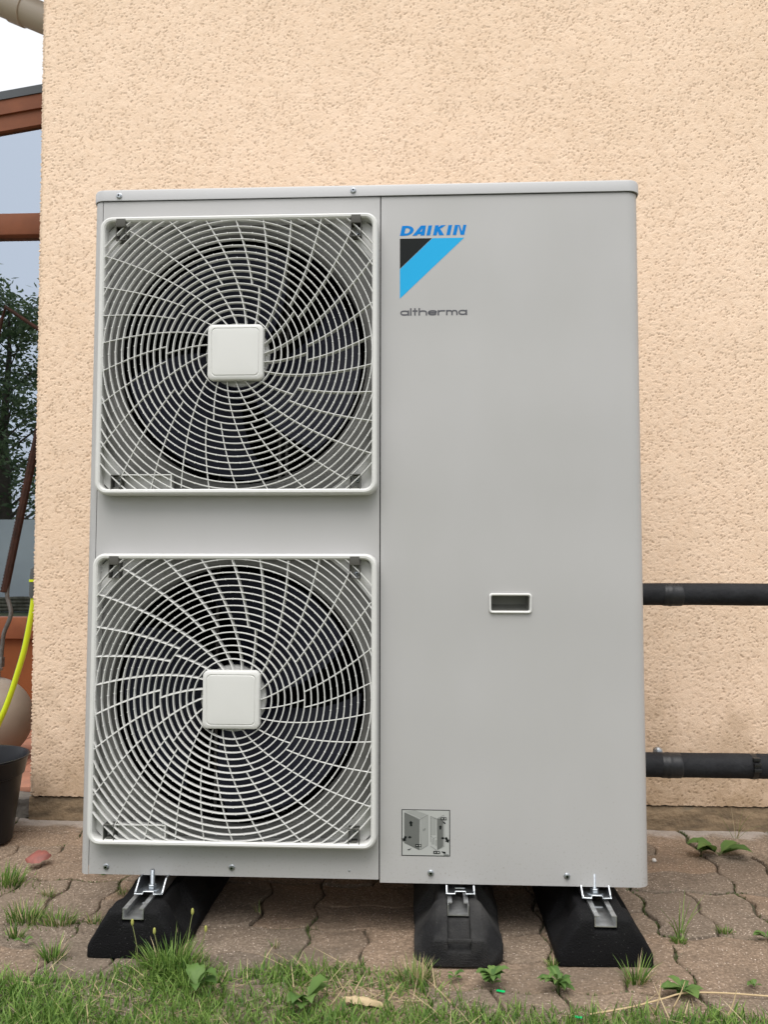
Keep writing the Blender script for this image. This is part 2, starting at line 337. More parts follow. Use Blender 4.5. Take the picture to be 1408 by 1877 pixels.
# ------------------------------------------------------------------ house: rendered wall with real relief
house = thing('house', 'apricot rendered house wall with dark stained plinth behind the grey unit', 'house', (0, 0, 0))
WY = .76
def field(nz_, nx_, cell, lo, hi, seed):
    """band passed noise on a grid"""
    r = np.random.default_rng(seed); a = np.fft.rfft2(r.standard_normal((nz_, nx_)))
    fz = np.fft.fftfreq(nz_, cell)[:, None]; fx = np.fft.rfftfreq(nx_, cell)[None, :]
    # grains drawn out sideways a little, as the float left them
    f = np.sqrt((fx * .92) ** 2 + (fz * 1.08) ** 2)
    a *= np.exp(-(f * lo) ** 2) * (1 - np.exp(-(f * hi) ** 2)); o = np.fft.irfft2(a, s=(nz_, nx_)); return o / o.std()
cell = .0031; X0, X1, Z0, Z1 = -.47, 2.05, .068, 2.62
nx_, nz_ = int((X1 - X0) / cell), int((Z1 - Z0) / cell)
f1 = field(nz_, nx_, cell, .0030, .0068, 3); f2 = field(nz_, nx_, cell, .014, .05, 4); f3 = field(nz_, nx_, cell, .12, .5, 5)
pit = np.clip(f1 * 1.0 + f2 * .16 + f3 * .10 - 1.22, 0, 1.1)
h = .0003 * np.tanh(f1) + + .0037 * pit + .0001 * f2 + .0003 * f3
h = np.minimum(h, .0052)
zz = Z0 + np.arange(nz_) / (nz_ - 1) * (Z1 - Z0); xx = X0 + np.arange(nx_) / (nx_ - 1) * (X1 - X0)
GX, GZ = np.meshgrid(xx, zz)
for j_ in range(3): GZ[j_] += (.0010 * np.clip(f2[0], -1.5, 1.5)) * (1 - j_ / 3)
lean = -.018 * (GZ / 2.6) + .008 * (1 - GZ / 2.6)             # the corner leans out towards the eaves
lw = np.clip((.35 - (GX - X0)) / .35, 0, 1)
GXl = GX + lean * lw + .006 * lw * 0
edge = np.clip(1 - (GX - X0) / .012, 0, 1)
GY = WY + h + .010 * edge ** 2
GXl = GXl + .0025 * np.tanh(f1) * (GX - X0 < .008)
co = np.stack([GXl, GY, GZ], -1).reshape(-1, 3).astype(np.float32)
# the return of the corner: a strip going back
ncol = 80
SY = WY + .012 + np.arange(ncol) / (ncol - 1) * .25
cs = np.zeros((nz_, ncol, 3), np.float32); sd_ = field(nz_, ncol, cell, .006, .02, 9)
cs[..., 0] = (GXl[:, :1] - .004) - .0012 * np.tanh(sd_) ; cs[..., 1] = SY[None, :]; cs[..., 2] = zz[:, None]
allv = np.concatenate([co, cs.reshape(-1, 3)])
idx = np.arange(nz_ * nx_).reshape(nz_, nx_)
q1 = np.stack([idx[:-1, :-1], idx[:-1, 1:], idx[1:, 1:], idx[1:, :-1]], -1).reshape(-1, 4)
idx2 = nz_ * nx_ + np.arange(nz_ * ncol).reshape(nz_, ncol)
q2 = np.stack([idx2[:-1, 1:], idx2[:-1, :-1], idx2[1:, :-1], idx2[1:, 1:]], -1).reshape(-1, 4)
q3 = np.stack([idx2[:-1, 0], idx[:-1, 0], idx[1:, 0], idx2[1:, 0]], -1)
qs = np.concatenate([q1, q2, q3])
me = bpy.data.meshes.new('rendered_wall'); me.vertices.add(len(allv)); me.vertices.foreach_set('co', allv.ravel())
me.loops.add(qs.size); me.loops.foreach_set('vertex_index', qs.ravel().astype(np.int32)); me.polygons.add(len(qs))
me.polygons.foreach_set('loop_start', np.arange(0, qs.size, 4, dtype=np.int32)); me.polygons.foreach_set('loop_total', np.full(len(qs), 4, dtype=np.int32))
me.polygons.foreach_set('use_smooth', np.ones(len(qs), dtype=bool)); me.materials.append(M['stucco']); me.update(); me.validate()
link('rendered_wall', me, house)
b = MB()
b.box(-.455, 5, WY + .02, 5, .07, 3.29); b.box(X1 - .004, 5, WY + .0015, WY + .019, .068, 3.29); b.box(-.49, X1, WY - .001, WY + .019, Z1 + .001, 3.29)
b.box(-.476, -.456, WY + .255, 5, .07, 3.29)
b.build('wall_core', M['stucco'], house)
# plinth with a dark joint above it
b = MB(); nseg = 120
for i in range(2):
    pass
rows = []
for j, z in enumerate(np.linspace(-.03, .0635, 10)):
    rows.append([(-.466 + (5.466) * (k / nseg) ** 1.6, WY + .003 + .003 * mnoise.noise((k * .9, j * .7, 3.1)) + .003 * (z > .06), z) for k in range(nseg + 1)])
b.loft(rows, False); b.loft([rows[-1], [(x, .83, .0640) for x, y, z in rows[-1]]], False)
b.quad((-.466, WY + .004, -.03), (-.466, 5, -.03), (-.466, 5, .06), (-.466, WY + .004, .06))
b.build('plinth', M['plinth'], house, 60)
b = MB(); b.box(-.45, 5, WY + .016, .84, .0605, .0695); b.build('joint', M['bed'], house)
b = MB(); b.box(-.95, -.44, 1.0, 5, 3.25, 3.28); b.build('soffit', M['soffit'], house)
b = MB(); b.quad((-.95, .70, 3.31), (5, .70, 3.31), (5, 5, 4.7), (-.95, 5, 4.7)); b.quad((-.95, .70, 3.3), (5, .70, 3.3), (5, 5, 3.3), (-.95, 5, 3.3)); b.build('roof', M['roofgrey'], house)
# swan neck of the downpipe
dp = thing('downpipe', 'beige plastic downpipe elbow under the eaves beside the wall corner', 'pipe', (0, 0, 0))
PYd = 1.2
pts = [(-1.12, PYd, 2.957), (-.838, PYd, 2.83), (-.66, PYd, 2.75), (-.60, PYd, 2.715), (-.56, PYd, 2.66), (-.55, PYd, 2.56), (-.55, PYd, .07)]
MB().tube(pts, .054, 24).build('pipe', M['gutter'], dp, 40)
dv = (Vector(pts[1]) - Vector(pts[0])).normalized()
for c0 in (-.786,):
    a = Vector(pts[1]) + dv * ((c0 - pts[1][0]) / dv.x)
    MB().tube([a - dv * .03, a - dv * .028, a + dv * .028, a + dv * .03], [.054, .0585, .0585, .054], 24).build('socket_ring', M['gutter'], dp, 40)

# ------------------------------------------------------------------ conservatory
FY = 1.8
cv = thing('conservatory', 'brown framed glazed lean-to with sloping dark roof edge beside the house', 'conservatory', (-1.8, FY, 0))
def cpart(name, b, m, par=cv, sm=30):
    o = b.build(name, m, par, sm); o.location = (1.8, -FY, 0) if par is cv else (0, 0, 0); return o
def zroof(x): return 2.846 + .157 * (x + 1.003)
def sloped(b, x0, x1, dz0, dz1, y0, y1):
    vs = [(x, y, zroof(x) + dz) for dz in (dz0, dz1) for y in (y0, y1) for x in (x0, x1)]
    return b.add(vs, [(0, 2, 3, 1), (4, 5, 7, 6), (0, 1, 5, 4), (2, 6, 7, 3), (0, 4, 6, 2), (1, 3, 7, 5)])
XA, XB = -3.4, -.52
cpart('roof', sloped(MB(), XA - .1, XB, -.037, 0, FY - .035, FY + 3), M['roofgrey'])
cpart('rafter', sloped(MB(), XA, XB, -.102, -.0375, FY - .03, FY + .06), M['brownwood'])
cpart('head_rail', sloped(MB(), XA, XB, -.172, -.103, FY - .02, FY + .05), M['brownwood'])
tz0, tz1 = 2.178, 2.273
cpart('transom', MB().box(XA, XB, FY - .04, FY + .05, tz0, tz1, c=.004), M['brownwood'])
cpart('bottom_rail', MB().box(XA, XB, FY - .04, FY + .05, .44, .53, c=.004), M['brownwood'])
cpart('lower_panel', MB().box(XA, XB, FY - .015, FY + .04, .05, .439), M['brownpanel'])
for xm in (-3.36, -2.0): cpart('mullion', MB().box(xm, xm + .07, FY - .035, FY + .045, .5301, tz0 - .0002, c=.003), M['brownwood'])
b = MB(); vs = [(XA, FY, tz1), (XB, FY, tz1), (XB, FY, zroof(XB) - .172), (XA, FY, max(zroof(XA) - .172, tz1 + .01))]
b.add(vs, [(0, 1, 2, 3)]); cpart('upper_pane', b, M['glass'], cv, 0)
b = MB(); b.quad((XA, FY, .53), (-2.0, FY, .53), (-2.0, FY, tz0), (XA, FY, tz0)); cpart('lower_pane', b, M['glass'], cv, 0)
b = MB(); b.quad((-1.93, FY, .53), (XB, FY, .53), (XB, FY, tz0), (-1.93, FY, tz0)); cpart('lower_pane', b, M['glass'], cv, 0)
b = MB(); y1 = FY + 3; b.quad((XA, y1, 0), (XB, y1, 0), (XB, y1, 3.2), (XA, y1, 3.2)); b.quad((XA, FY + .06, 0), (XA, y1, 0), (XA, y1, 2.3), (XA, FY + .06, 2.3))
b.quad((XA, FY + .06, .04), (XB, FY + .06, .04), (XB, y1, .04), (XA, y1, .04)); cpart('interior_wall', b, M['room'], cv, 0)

# terrace of terracotta tiles
ter = MB(); ter.box(-3.4, -.468, .90, 1.79, -.02, .044); ter = tag(ter.build('terrace', M['block']), kind='structure')
tl = MB(); tl.box(-.098, .098, -.098, .098, -.008, .008, c=.003); tme = tl.mesh('tile', M['terra'])
for i in range(14):
    for j in range(5):
        x, y = -.572 - i * .2, .985 + j * .2
        if y > 1.8: continue
        o = link('tile', tme, ter, (x, y, .053 + random.uniform(-.001, .001))); o.rotation_euler.z = R(random.gauss(0, .3))
blk = MB()
bm = bmesh.new(); bmesh.ops.create_cube(bm, size=1); bmesh.ops.subdivide_edges(bm, edges=bm.edges[:], cuts=4, use_grid_fill=True)
for v in bm.verts:
    q = v.co.copy(); v.co = Vector((q.x * .13, q.y * .09, q.z * .055)) + Vector(mnoise.noise_vector(q * 3.3)) * .008
bm.verts.index_update(); blk.add([v.co[:] for v in bm.verts], [[v.index for v in f.verts] for f in bm.faces]); bm.free()
bme = blk.mesh('edge_stone', M['block'], 40)
for i in range(9):
    o = link('edge_stone', bme, ter, (-.535 - i * .14, .855 + random.uniform(-.01, .01), .02)); o.rotation_euler = (0, 0, R(random.uniform(-6, 6) + 180 * (i % 2)))

# ------------------------------------------------------------------ heat pump
UZ = .12                                    # underside of the casing
hp = thing('heat_pump', 'tall light grey twin fan heat pump outdoor unit with blue logo', 'heat pump', (.58, .19, UZ))
def P_(name, b, m, par=hp, sm=30):
    o = b.build(name, m, par, sm)
    if par is hp: o.location = (-.58, -.19, -UZ)
    return o
W_, H_, D_ = 1.16, 1.44, .40
ZT = UZ + H_; ZL = ZT - .026               # lid lower edge
SEAM = .619
# left corner post
def sheet(path, z0, z1, th=.0012):
    b = MB(); b.loft([[(x, y, z0) for x, y in path], [(x, y, z1) for x, y in path]], False)
    return b
rc = .0195
pth = [(rc, 0)] + [(rc - rc * math.sin(R(a)), rc - rc * math.cos(R(a))) for a in range(9, 91, 9)] + [(0, D_)]
b = sheet(pth, UZ, ZL); P_('left_side_panel', b, M['paint'])
# fan panel with two round openings
FX = .321; FZ = (1.193, .4835); RO = .283
b = MB()
x0, x1 = rc + .0012, SEAM - .0012; zb, zt = UZ + .001, ZL
zm = (FZ[0] + FZ[1]) / 2
for cz, za, zc in ((FZ[0], zm, zt), (FZ[1], zb, zm)):
    angs = sorted(set([2 * PI * k / 96 for k in range(96)] + [math.atan2(z - cz, x - FX) % (2 * PI) for x in (x0, x1) for z in (za, zc)]))
    inn, out = [], []
    for a in angs:
        c_, s_ = math.cos(a), math.sin(a); inn.append((FX + RO * c_, 0, cz + RO * s_))
        tt = min(((x1 - FX) / c_ if c_ > 1e-9 else (x0 - FX) / c_ if c_ < -1e-9 else 9), ((zc - cz) / s_ if s_ > 1e-9 else (za - cz) / s_ if s_ < -1e-9 else 9))
        out.append((FX + tt * c_, 0, cz + tt * s_))
    b.loft([inn, out], True)
b.loft([[(x0, 0, zb), (x1, 0, zb)], [(x0, .012, zb), (x1, .012, zb)]], False)
b.loft([[(x1, 0, zb), (x1, 0, zt)], [(x1, .01, zb), (x1, .01, zt)]], False); b.loft([[(x0, 0, zb), (x0, 0, zt)], [(x0, .01, zb), (x0, .01, zt)]], False)
P_('fan_panel', b, M['paint'])
# right hand front panel, rounded corner, opening for the handle
HX0, HX1, HZ0, HZ1 = .8475, .9255, .6615, .6925
b = MB(); zb2 = UZ - .005
xs = [SEAM + .0012, HX0, HX1]; r_ = .026
arc = [(W_ - r_ + r_ * math.sin(R(a)), r_ - r_ * math.cos(R(a))) for a in range(0, 91, 9)]
def wallp(pa, z0, z1): b.loft([[(x, y, z0) for x, y in pa], [(x, y, z1) for x, y in pa]], False)
wallp([(xs[0], 0), (HX0, 0)], zb2, ZL); wallp([(HX0, 0), (HX1, 0)], zb2, HZ0); wallp([(HX0, 0), (HX1, 0)], HZ1, ZL)
wallp([(HX1, 0)] + arc + [(W_, D_)], zb2, ZL)
b.loft([[(xs[0], 0, zb2), (xs[0], 0, ZL)], [(xs[0], .012, zb2), (xs[0], .012, ZL)]], False)
b.loft([[(xs[0], 0, zb2), (W_ - r_, 0, zb2)], [(xs[0], .012, zb2), (W_ - r_, .012, zb2)]], False)
o = P_('service_panel', b, M['paint'])
b = MB(); b.box(.02, W_ - .02, .013, D_ - .002, UZ + .004, UZ + .007); b.quad((0, D_, UZ), (W_, D_, UZ), (W_, D_, ZL), (0, D_, ZL)); P_('base_pan', b, M['paint'])
b = MB(); b.box(SEAM - .008, SEAM + .008, .0065, .012, UZ + .004, ZL - .002); P_('seam_post', b, M['dark'])
# lid
lid = MB(); ov = .004
def plan(o_, r):
    return [(W_ / 2 + x, D_ / 2 + y) for x, y in rrect(W_ / 2 + o_, D_ / 2 + o_, r, 8)]
lid.loft([[(x, y, z) for x, y in plan(o_, r)] for o_, r, z in ((-.002, .020, ZL + .004), (ov - .001, .026, ZL + .0005), (ov, .027, ZL + .0015), (ov, .027, ZT - .005), (ov - .0015, .026, ZT - .0012), (ov - .005, .024, ZT), (-.03, .02, ZT + .003))], True, True, True)
P_('top_cover', lid, M['lidpaint'])
b = MB(); b.box(.018, W_ - .018, .004, D_ - .004, ZL - .006, ZL + .0042); P_('lid_shade_strip', b, M['dark'])  # black strip painting the shade in the gap under the lid
# hem along the right edge of the fan panel
for cz in FZ:
    b = MB(); b.box(SEAM - .0075, SEAM - .004, -.006, -.0002, cz - .215, cz + .215, c=.001); P_('panel_hem', b, M['paint'])
# screws
sc = MB()
sc.lathe([(.0062, 0), (.0062, -.0012), (.0052, -.0018), (.0048, -.0038), (.0040, -.0048), (.0022, -.0050)], 'y', n=20)
sc.lathe([(.0022, -.0050), (.0020, -.0022), (.0001, -.0022)], 'y', n=6, mi=1)
scm = sc.mesh('screw', [M['zinc'], M['black_pr']], 35)
for x, z, y in ((.056, 1.545, -ov), (.561, 1.547, -ov), (.057, .136, 0), (.318, .139, 0), (.723, .136, 0), (.995, .135, 0)):
    o = link('screw', scm, hp, (x - .58, y - .19 - .0002, z - UZ))
# small drain hole rivet
o = link('rivet', scm, hp, (.558 - .58, -.1902, .137 - UZ)); o.scale = (.3, .3, .3)
# handle
hd = MB(); hx, hz = (.843 + .93) / 2, .677
def rr_ring(hw, hh, r, y, c=(hx, hz)): return [(c[0] + x, y, c[1] + z) for x, z in rrect(hw, hh, r, 4)]
hd.loft([rr_ring(.0435, .0205, .006, 0), rr_ring(.0435, .0205, .006, -.003), rr_ring(.0418, .0188, .005, -.0055), rr_ring(.0405, .0175, .0045, -.0055), rr_ring(.0390, .0155, .0035, -.003), rr_ring(.0385, .0150, .003, .004)], True)
hd = P_('recessed_handle', hd, M['plastic'])
cup = MB(); cup.loft([rr_ring(.0386, .0151, .003, .0035), rr_ring(.0382, .0148, .003, .020), [(x, y, z + .010) for x, y, z in rr_ring(.0375, .0140, .003, .044)]], True, False, True)
cup.build('handle_cup', M['cup'], hd)

# fan grille
ga = .294; gi = ga - .0118
def grille():
    parts = []
    fr = MB()
    prof = [(0, 0, .025), (0, -.029, .025), (.0014, -.0338, .024), (.0045, -.0362, .022), (.0085, -.0358, .019), (.0112, -.0334, .017), (.0118, -.030, .016), (.0118, -.004, .016)]
    fr.loft([[(x, y, z) for x, z in rrect(ga - i_, ga - i_, r, 8)] for i_, y, r in prof], True)
    parts.append(('frame', fr.mesh('grille_frame', M['plastic']), None))
    rb, dr = .148, .0135
    def prof_ring(r, a0, a1, nseg, closed, nubs):
        b = MB(); t_ = .0013; rings = []
        pr = [(-t_ * .7, -.0235), (-t_, -.032), (-t_ * .55, -.0336), (t_ * .55, -.0336), (t_, -.032), (t_ * .7, -.0235)]
        K = nseg if closed else nseg + 1
        for k in range(K):
            a = a0 + (a1 - a0) * k / nseg
            rings.append([((r + q) * math.cos(a), y, (r + q) * math.sin(a)) for q, y in pr])
        if closed: rings.append(rings[0])
        b.loft(rings, True, not closed, not closed)
        for a in nubs:
            cx, cz = r * math.cos(a), r * math.sin(a); tx, tz = -math.sin(a), math.cos(a); e = .0019; q = .0021
            vs = [(cx + tx * u * e + (cx / r) * v_ * q, yy, cz + tz * u * e + (cz / r) * v_ * q) for yy in (-.031, -.0341) for u, v_ in ((-1, 0), (0, -1), (1, 0), (0, 1))]
            b.add(vs, [(4, 5, 6, 7), (0, 1, 5, 4), (1, 2, 6, 5), (2, 3, 7, 6), (3, 0, 4, 7)])
        return b.mesh('ring', M['plastic'])
    def spir(r): return R(20) * math.log(r / rb)
    nubsA = [R(90 + 12 * k + 6) for k in range(30)]
    for k in range(-5, 17):
        r = rb + dr * k
        lo = gi + .001
        nb = [a + spir(r) for a in nubsA] if k >= 4 else []
        if r < lo - .002: parts.append(('ring', prof_ring(r, 0, 2 * PI, 120, True, nb), None))
        else:
            if r >= lo * 1.414 - .012: break
            ac = math.acos(min(1, lo / r))
            for qd in range(4):
                a0, a1 = ac + qd * PI / 2, PI / 2 - ac + qd * PI / 2
                parts.append(('ring', prof_ring(r, a0, a1, max(6, int((a1 - a0) * 20)), False, [a for a in nb if a0 < (a % (2 * PI)) < a1] if r < .33 else []), None))
    def rib(th, r0, r1):
        b = MB(); t_ = .0011; rings = []; nS = 64; rr = r0
        path = []
        for k in range(nS + 1):
            r = r0 + (r1 - r0) * k / nS; a = R(th) + spir(r); x, z = r * math.cos(a), r * math.sin(a)
            if max(abs(x), abs(z)) > gi + .002: break
            path.append(Vector((x, z)))
        if len(path) < 3: return None
        for i, p in enumerate(path):
            d = (path[min(i + 1, len(path) - 1)] - path[max(i - 1, 0)]).normalized(); nn = Vector((-d.y, d.x))
            rings.append([(p.x + nn.x * q, y, p.y + nn.y * q) for q, y in ((-t_ - .0016, -.0215), (-t_, -.0318), (-t_ * .5, -.0330), (t_ * .5, -.0330), (t_, -.0318), (t_ - .0016, -.0215))])
        b.loft(rings, True, True, True); return b.mesh('rib', M['plastic'])
    for k in range(30):
        th = 90 + 12 * k; r0 = .058 if (12 * k) % 36 == 0 else rb
        m_ = rib(th, r0, .352)
        parts.append(('rib', m_, None))
    for k in range(20):
        if (18 * k) % 36: parts.append(('rib', rib(90 + 18 * k, .058, rb), None))
    # corner plates
    for qd in range(4):
        rp = .343; lo = gi + .002; ac = math.acos(lo / rp); b = MB(); A_, B_, D0 = [], [], []
        angs = [ac + (PI / 2 - 2 * ac) * k / 14 + qd * PI / 2 for k in range(15)]
        for a in angs:
            c_, s_ = math.cos(a), math.sin(a); q = lo / max(abs(c_), abs(s_)); q = min(q, lo * 1.414 - .012)
            A_.append((rp * c_, -.0125, rp * s_)); B_.append((max(q, rp) * c_, -.0125, max(q, rp) * s_)); D0.append((rp * c_, -.001, rp * s_))
        b.loft([D0, A_, B_], False); parts.append(('corner_plate', b.mesh('corner_plate', M['plastic']), None))
    # hub disc and cap
    b = MB(); b.lathe([(.0675, -.010), (.0675, -.017), (.065, -.0195), (.062, -.0195), (.062, -.0205), (.058, -.0205), (.058, -.022), (.045, -.022)], 'y', n=48, cap1=True); parts.append(('hub_disc', b.mesh('hub_disc', M['plastic']), None))
    b = MB(); ca = .0575
    def cr(i_, y, r): return [(x, y, z) for x, z in rrect(ca - i_, ca - i_, r, 6, .0022)]
    b.loft([cr(0, -.024, .010), cr(0, -.040, .010), cr(.0012, -.0425, .0095), cr(.0035, -.0438, .009), cr(.0075, -.0442, .008), cr(.0083, -.0432, .008), cr(.0092, -.0432, .008), cr(.0104, -.0446, .007), cr(.02, -.0452, .006)], True, False, True)
    parts.append(('hub_cap', b.mesh('hub_cap', M['plastic']), None))
    # clips
    for sx, sz in ((-1, 1), (1, 1), (-1, -1), (1, -1)):
        cx = sx * .2485; z0, z1 = ((.2445, .2885) if sz > 0 else (-.2835, -.254)); b = MB(); hw = .0098
        yf = -.0345; yb = -.010
        b.box(cx - hw, cx + hw, yb, yb + .002, z0, z1)                       # back
        b.box(cx - hw - .0012, cx - hw, yf, yb + .001, z0, z1); b.box(cx + hw, cx + hw + .0012, yf, yb + .001, z0, z1)
        if sz > 0: b.box(cx - hw, cx + hw, yf - .0028, yb, z1 - .0175, z1, c=.001)
        else: b.box(cx - hw * .6, cx + hw * .6, yf + .004, yb, z0, z0 + .005)
        b.box(cx - hw - .0012, cx + hw + .0012, yf, yb, (z0 - .0012) if sz > 0 else (z1), z0 if sz > 0 else z1 + .0012)
        parts.append(('clip', b.mesh('clip', M['clip'] if sz > 0 else M['clip2']), None))
        parts.append(('clip_screw', scm, (cx + .003, yb - .0006, (z0 + .009) if sz > 0 else (z1 - .010))))
    # rating plate frame low on the left
    b = MB(); xa, xb, za, zc = -.236, -.134, -gi - .001, -.254
    b.box(xa, xb, -.013, -.0115, za, zc); b.box(xa, xb, -.033, -.0131, zc, zc + .0022); b.box(xb, xb + .0022, -.033, -.0131, za, zc + .0022)
    parts.append(('plate_holder', b.mesh('plate_holder', M['plastic']), None))
    return parts
M['clip2'] = mat('clip_light_plastic', (0.11, 0.11, 0.10), 0.55, spec=.2)
gp = grille()
# fan
fb = MB()
for kb in range(3):
    nr, na = 10, 16; rings = []
    for i in range(nr + 1):
        r = .06 + (.252 - .06) * i / nr; row = []
        for j in range(na + 1):
            u = j / na; a = R(120 * kb + 15 + u * (92 if kb is not None else 0) + 26 * (r - .06) / .19)
            y = .075 + .085 * (u - .5) * (.7 + .3 * i / nr) - .012 * math.sin(PI * u)
            row.append((r * math.cos(a), y, r * math.sin(a)))
        rings.append(row)
    fb.loft(rings, False)
fbm = fb.mesh('fan_blades', M['blade'], 60)
hb = MB(); hb.lathe([(.001, .03), (.05, .032), (.062, .04), (.064, .12)], 'y', n=40); hbm = hb.mesh('fan_hub', M['blade'])
bmth = MB(); bmth.lathe([(RO + .002, -.0004), (RO - .003, .0015), (RO - .009, .007), (RO - .013, .015), (RO - .0150, .024), (RO - .0155, .036)], 'y', n=96); bmm = bmth.mesh('bell_mouth', M['grille_shade'], 60)
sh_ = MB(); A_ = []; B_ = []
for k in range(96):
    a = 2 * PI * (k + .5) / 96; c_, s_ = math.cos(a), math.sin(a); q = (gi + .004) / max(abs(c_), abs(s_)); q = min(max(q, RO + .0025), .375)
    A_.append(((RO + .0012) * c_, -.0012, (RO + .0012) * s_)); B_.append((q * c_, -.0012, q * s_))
sh_.loft([A_, B_], True); shm = sh_.mesh('grille_shade', M['grille_shade'])  # added backing plate, shade behind the grille painted as darker grey
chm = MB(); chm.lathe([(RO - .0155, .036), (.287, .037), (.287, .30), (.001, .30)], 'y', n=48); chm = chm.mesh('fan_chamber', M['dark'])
rl = MB(); rl.box(.058, .064, .150, .160, -.28, .28); rl.box(.074, .080, .150, .160, -.28, .28); rl.box(-.080, -.074, .150, .160, -.28, .28); rlm = rl.mesh('motor_bracket', M['iron'])
for gidx, cz in enumerate(FZ):
    off = (FX - .58, -.19, cz - UZ)
    g_ = link('fan_grille', None, hp, off)
    for nme, me_, loc in gp:
        if me_: link(nme, me_, g_, loc)
    g_['label'] = ['upper fan grille of concentric rings and curved ribs', 'lower fan grille of concentric rings and curved ribs'][gidx]
    link('bell_mouth', bmm, hp, off); link('grille_shade', shm, hp, off); link('fan_chamber', chm, hp, off); link('motor_bracket', rlm, hp, off)
    f_ = link('fan', fbm, hp, off); f_.rotation_euler.y = R(-28 if gidx == 0 else 15); link('fan_hub', hbm, f_)

# ---- printed logo and lettering on the service panel
U = .140 / 1085                                # one unit of the drawing in metres
LOGO_Y = -.0003
def flat(name, polys, m, y=LOGO_Y, lv=None):
    b = MB()
    for i, pl in enumerate(polys):
        yy = y - .00003 * (lv[i] if lv else i % 4); b.add([(x, yy, z) for x, z in pl], [tuple(range(len(pl)))])
    me = b.mesh(name, m, 0); return link(name, me, hp, (-.58, -.19, -UZ))
bx, bz, hh = .660, 1.4485, .0216
def L(px, pz): return (bx + px * U + .22 * (pz * hh), bz + pz * hh)   # px drawing units, pz 0..1
def strip(o_, i_): return [[o_[k], o_[k + 1], i_[k + 1], i_[k]] for k in range(len(o_) - 1)]
def dcurve(x0, x1, z0, z1, n=12):
    out = [(x0, z0)]; rx = (x1 - x0) * .62
    for k in range(n + 1):
        a = -PI / 2 + PI * k / n; out.append((x1 - rx + rx * math.cos(a) ** 1.0 if True else 0, (z0 + z1) / 2 + (z1 - z0) / 2 * math.sin(a)))
    out.append((x0, z1)); return out
od = dcurve(0, 206, 0, 1); idn = dcurve(66, 144, .24, .76)
Dl = strip(od, idn) + [[od[-1], od[0], idn[0], idn[-1]]]
polys = Dl
polys += [[(213, 0), (278, 0), (345, 1), (318, 1)], [(345, 1), (335, .72), (338, 0), (402, 0), (390, 1)], [(262, .18), (345, .18), (345, .42), (292, .42)]]
polys[-3] = [(204, 0), (276, 0), (346, .74), (346, 1), (306, 1)]
polys[-2] = [(346, 1), (346, .74), (334, 0), (402, 0), (390, 1)]
polys[-1] = [(282, .14), (345, .14), (345, .40), (302, .40)]
polys += [[(432, 0), (492, 0), (492, 1), (432, 1)]]
polys += [[(540, 0), (600, 0), (600, 1), (540, 1)], [(600, .42), (632, .62), (715, 1), (635, 1), (600, .80)], [(600, .42), (640, 0), (722, 0), (648, .56), (632, .62)]]
polys += [[(758, 0), (818, 0), (818, 1), (758, 1)]]
polys += [[(862, 0), (920, 0), (920, 1), (862, 1)], [(920, .98), (990, 0), (1000, 0), (1000, .36), (940, 1), (920, 1)], [(1000, 0), (1050, 0), (1050, 1), (1000, 1)]]
flat('logo_lettering', [[L(a, b_) for a, b_ in pl] for pl in polys], M['blue_dk'])
flat('logo_black_triangle', [[(.660, 1.4425), (.7275, 1.4425), (.660, 1.3775)]], M['black_pr'])
flat('logo_blue_band', [[(.7285, 1.4425), (.7955, 1.4425), (.660, 1.3135), (.660, 1.3765)]], M['blue_lt'])
# model name in rounded extended letters, drawn as strokes
def ribbon(pts, wd):
    out = []; P2 = [Vector(p) for p in pts]; Ls, Rs = [], []
    closed = (P2[0] - P2[-1]).length < 1e-6
    for i, p in enumerate(P2):
        a = P2[i - 1] if i else (P2[-2] if closed else p); c = P2[i + 1] if i + 1 < len(P2) else (P2[1] if closed else p)
        d = (c - a).normalized(); n_ = Vector((-d.y, d.x)); Ls.append(p + n_ * wd / 2); Rs.append(p - n_ * wd / 2)
    return [[Ls[k][:], Ls[k + 1][:], Rs[k + 1][:], Rs[k][:]] for k in range(len(P2) - 1)]
def arcp(cx, cz, rx, rz, a0, a1, n=10, pw=.75):
    o_ = []
    for k in range(n + 1):
        a = R(a0 + (a1 - a0) * k / n); c_, s_ = math.cos(a), math.sin(a)
        o_.append((cx + rx * math.copysign(abs(c_) ** pw, c_), cz + rz * math.copysign(abs(s_) ** pw, s_)))
    return o_
xh, asc, sw = 88, 124, 25; st = []
def a_(x0, x1):
    cx = (x0 + x1 - 10) / 2; st.append(arcp(cx + 2, xh / 2, (x1 - x0) / 2 - 14, xh / 2 - sw / 2, 0, 360, 24)); st.append([(x1 - sw / 2, 0), (x1 - sw / 2, xh)])
a_(0, 145); st.append([(170, 0), (170, asc)])
st.append([(238, 0), (238, asc)]); st.append([(197, xh - sw / 2), (282, xh - sw / 2)])
st.append([(308, 0), (308, asc)]); st.append([(308, 45)] + arcp(366, 40, 58, xh - 40 - sw / 2, 160, 0, 9) + [(424, 0)])
st.append([(466, 44), (588, 44)] + arcp(524, xh / 2, 64, xh / 2 - sw / 2, 5, 330, 20)[1:])
st.append([(618, 0), (618, xh)]); st.append(arcp(690, 40, 70, xh - 40 - sw / 2, 165, 78, 8) + [(728, xh - sw / 2)])
st.append([(755, 0), (755, xh)]); st.append([(755, 45)] + arcp(797, 40, 43, xh - 40 - sw / 2, 160, 0, 8) + [(840, 0)]); st.append([(840, 45)] + arcp(880, 40, 40, xh - 40 - sw / 2, 160, 0, 8) + [(920, 0)])
a_(945, 1085)
polys = []; lv = []
for i_, s_ in enumerate(st):
    rb_ = [[(.661 + x * U, 1.277 + z * U) for x, z in q] for q in ribbon(s_, sw)]; polys += rb_; lv += [i_ % 3] * len(rb_)
flat('model_lettering', polys, M['grey_pr'], LOGO_Y, lv)

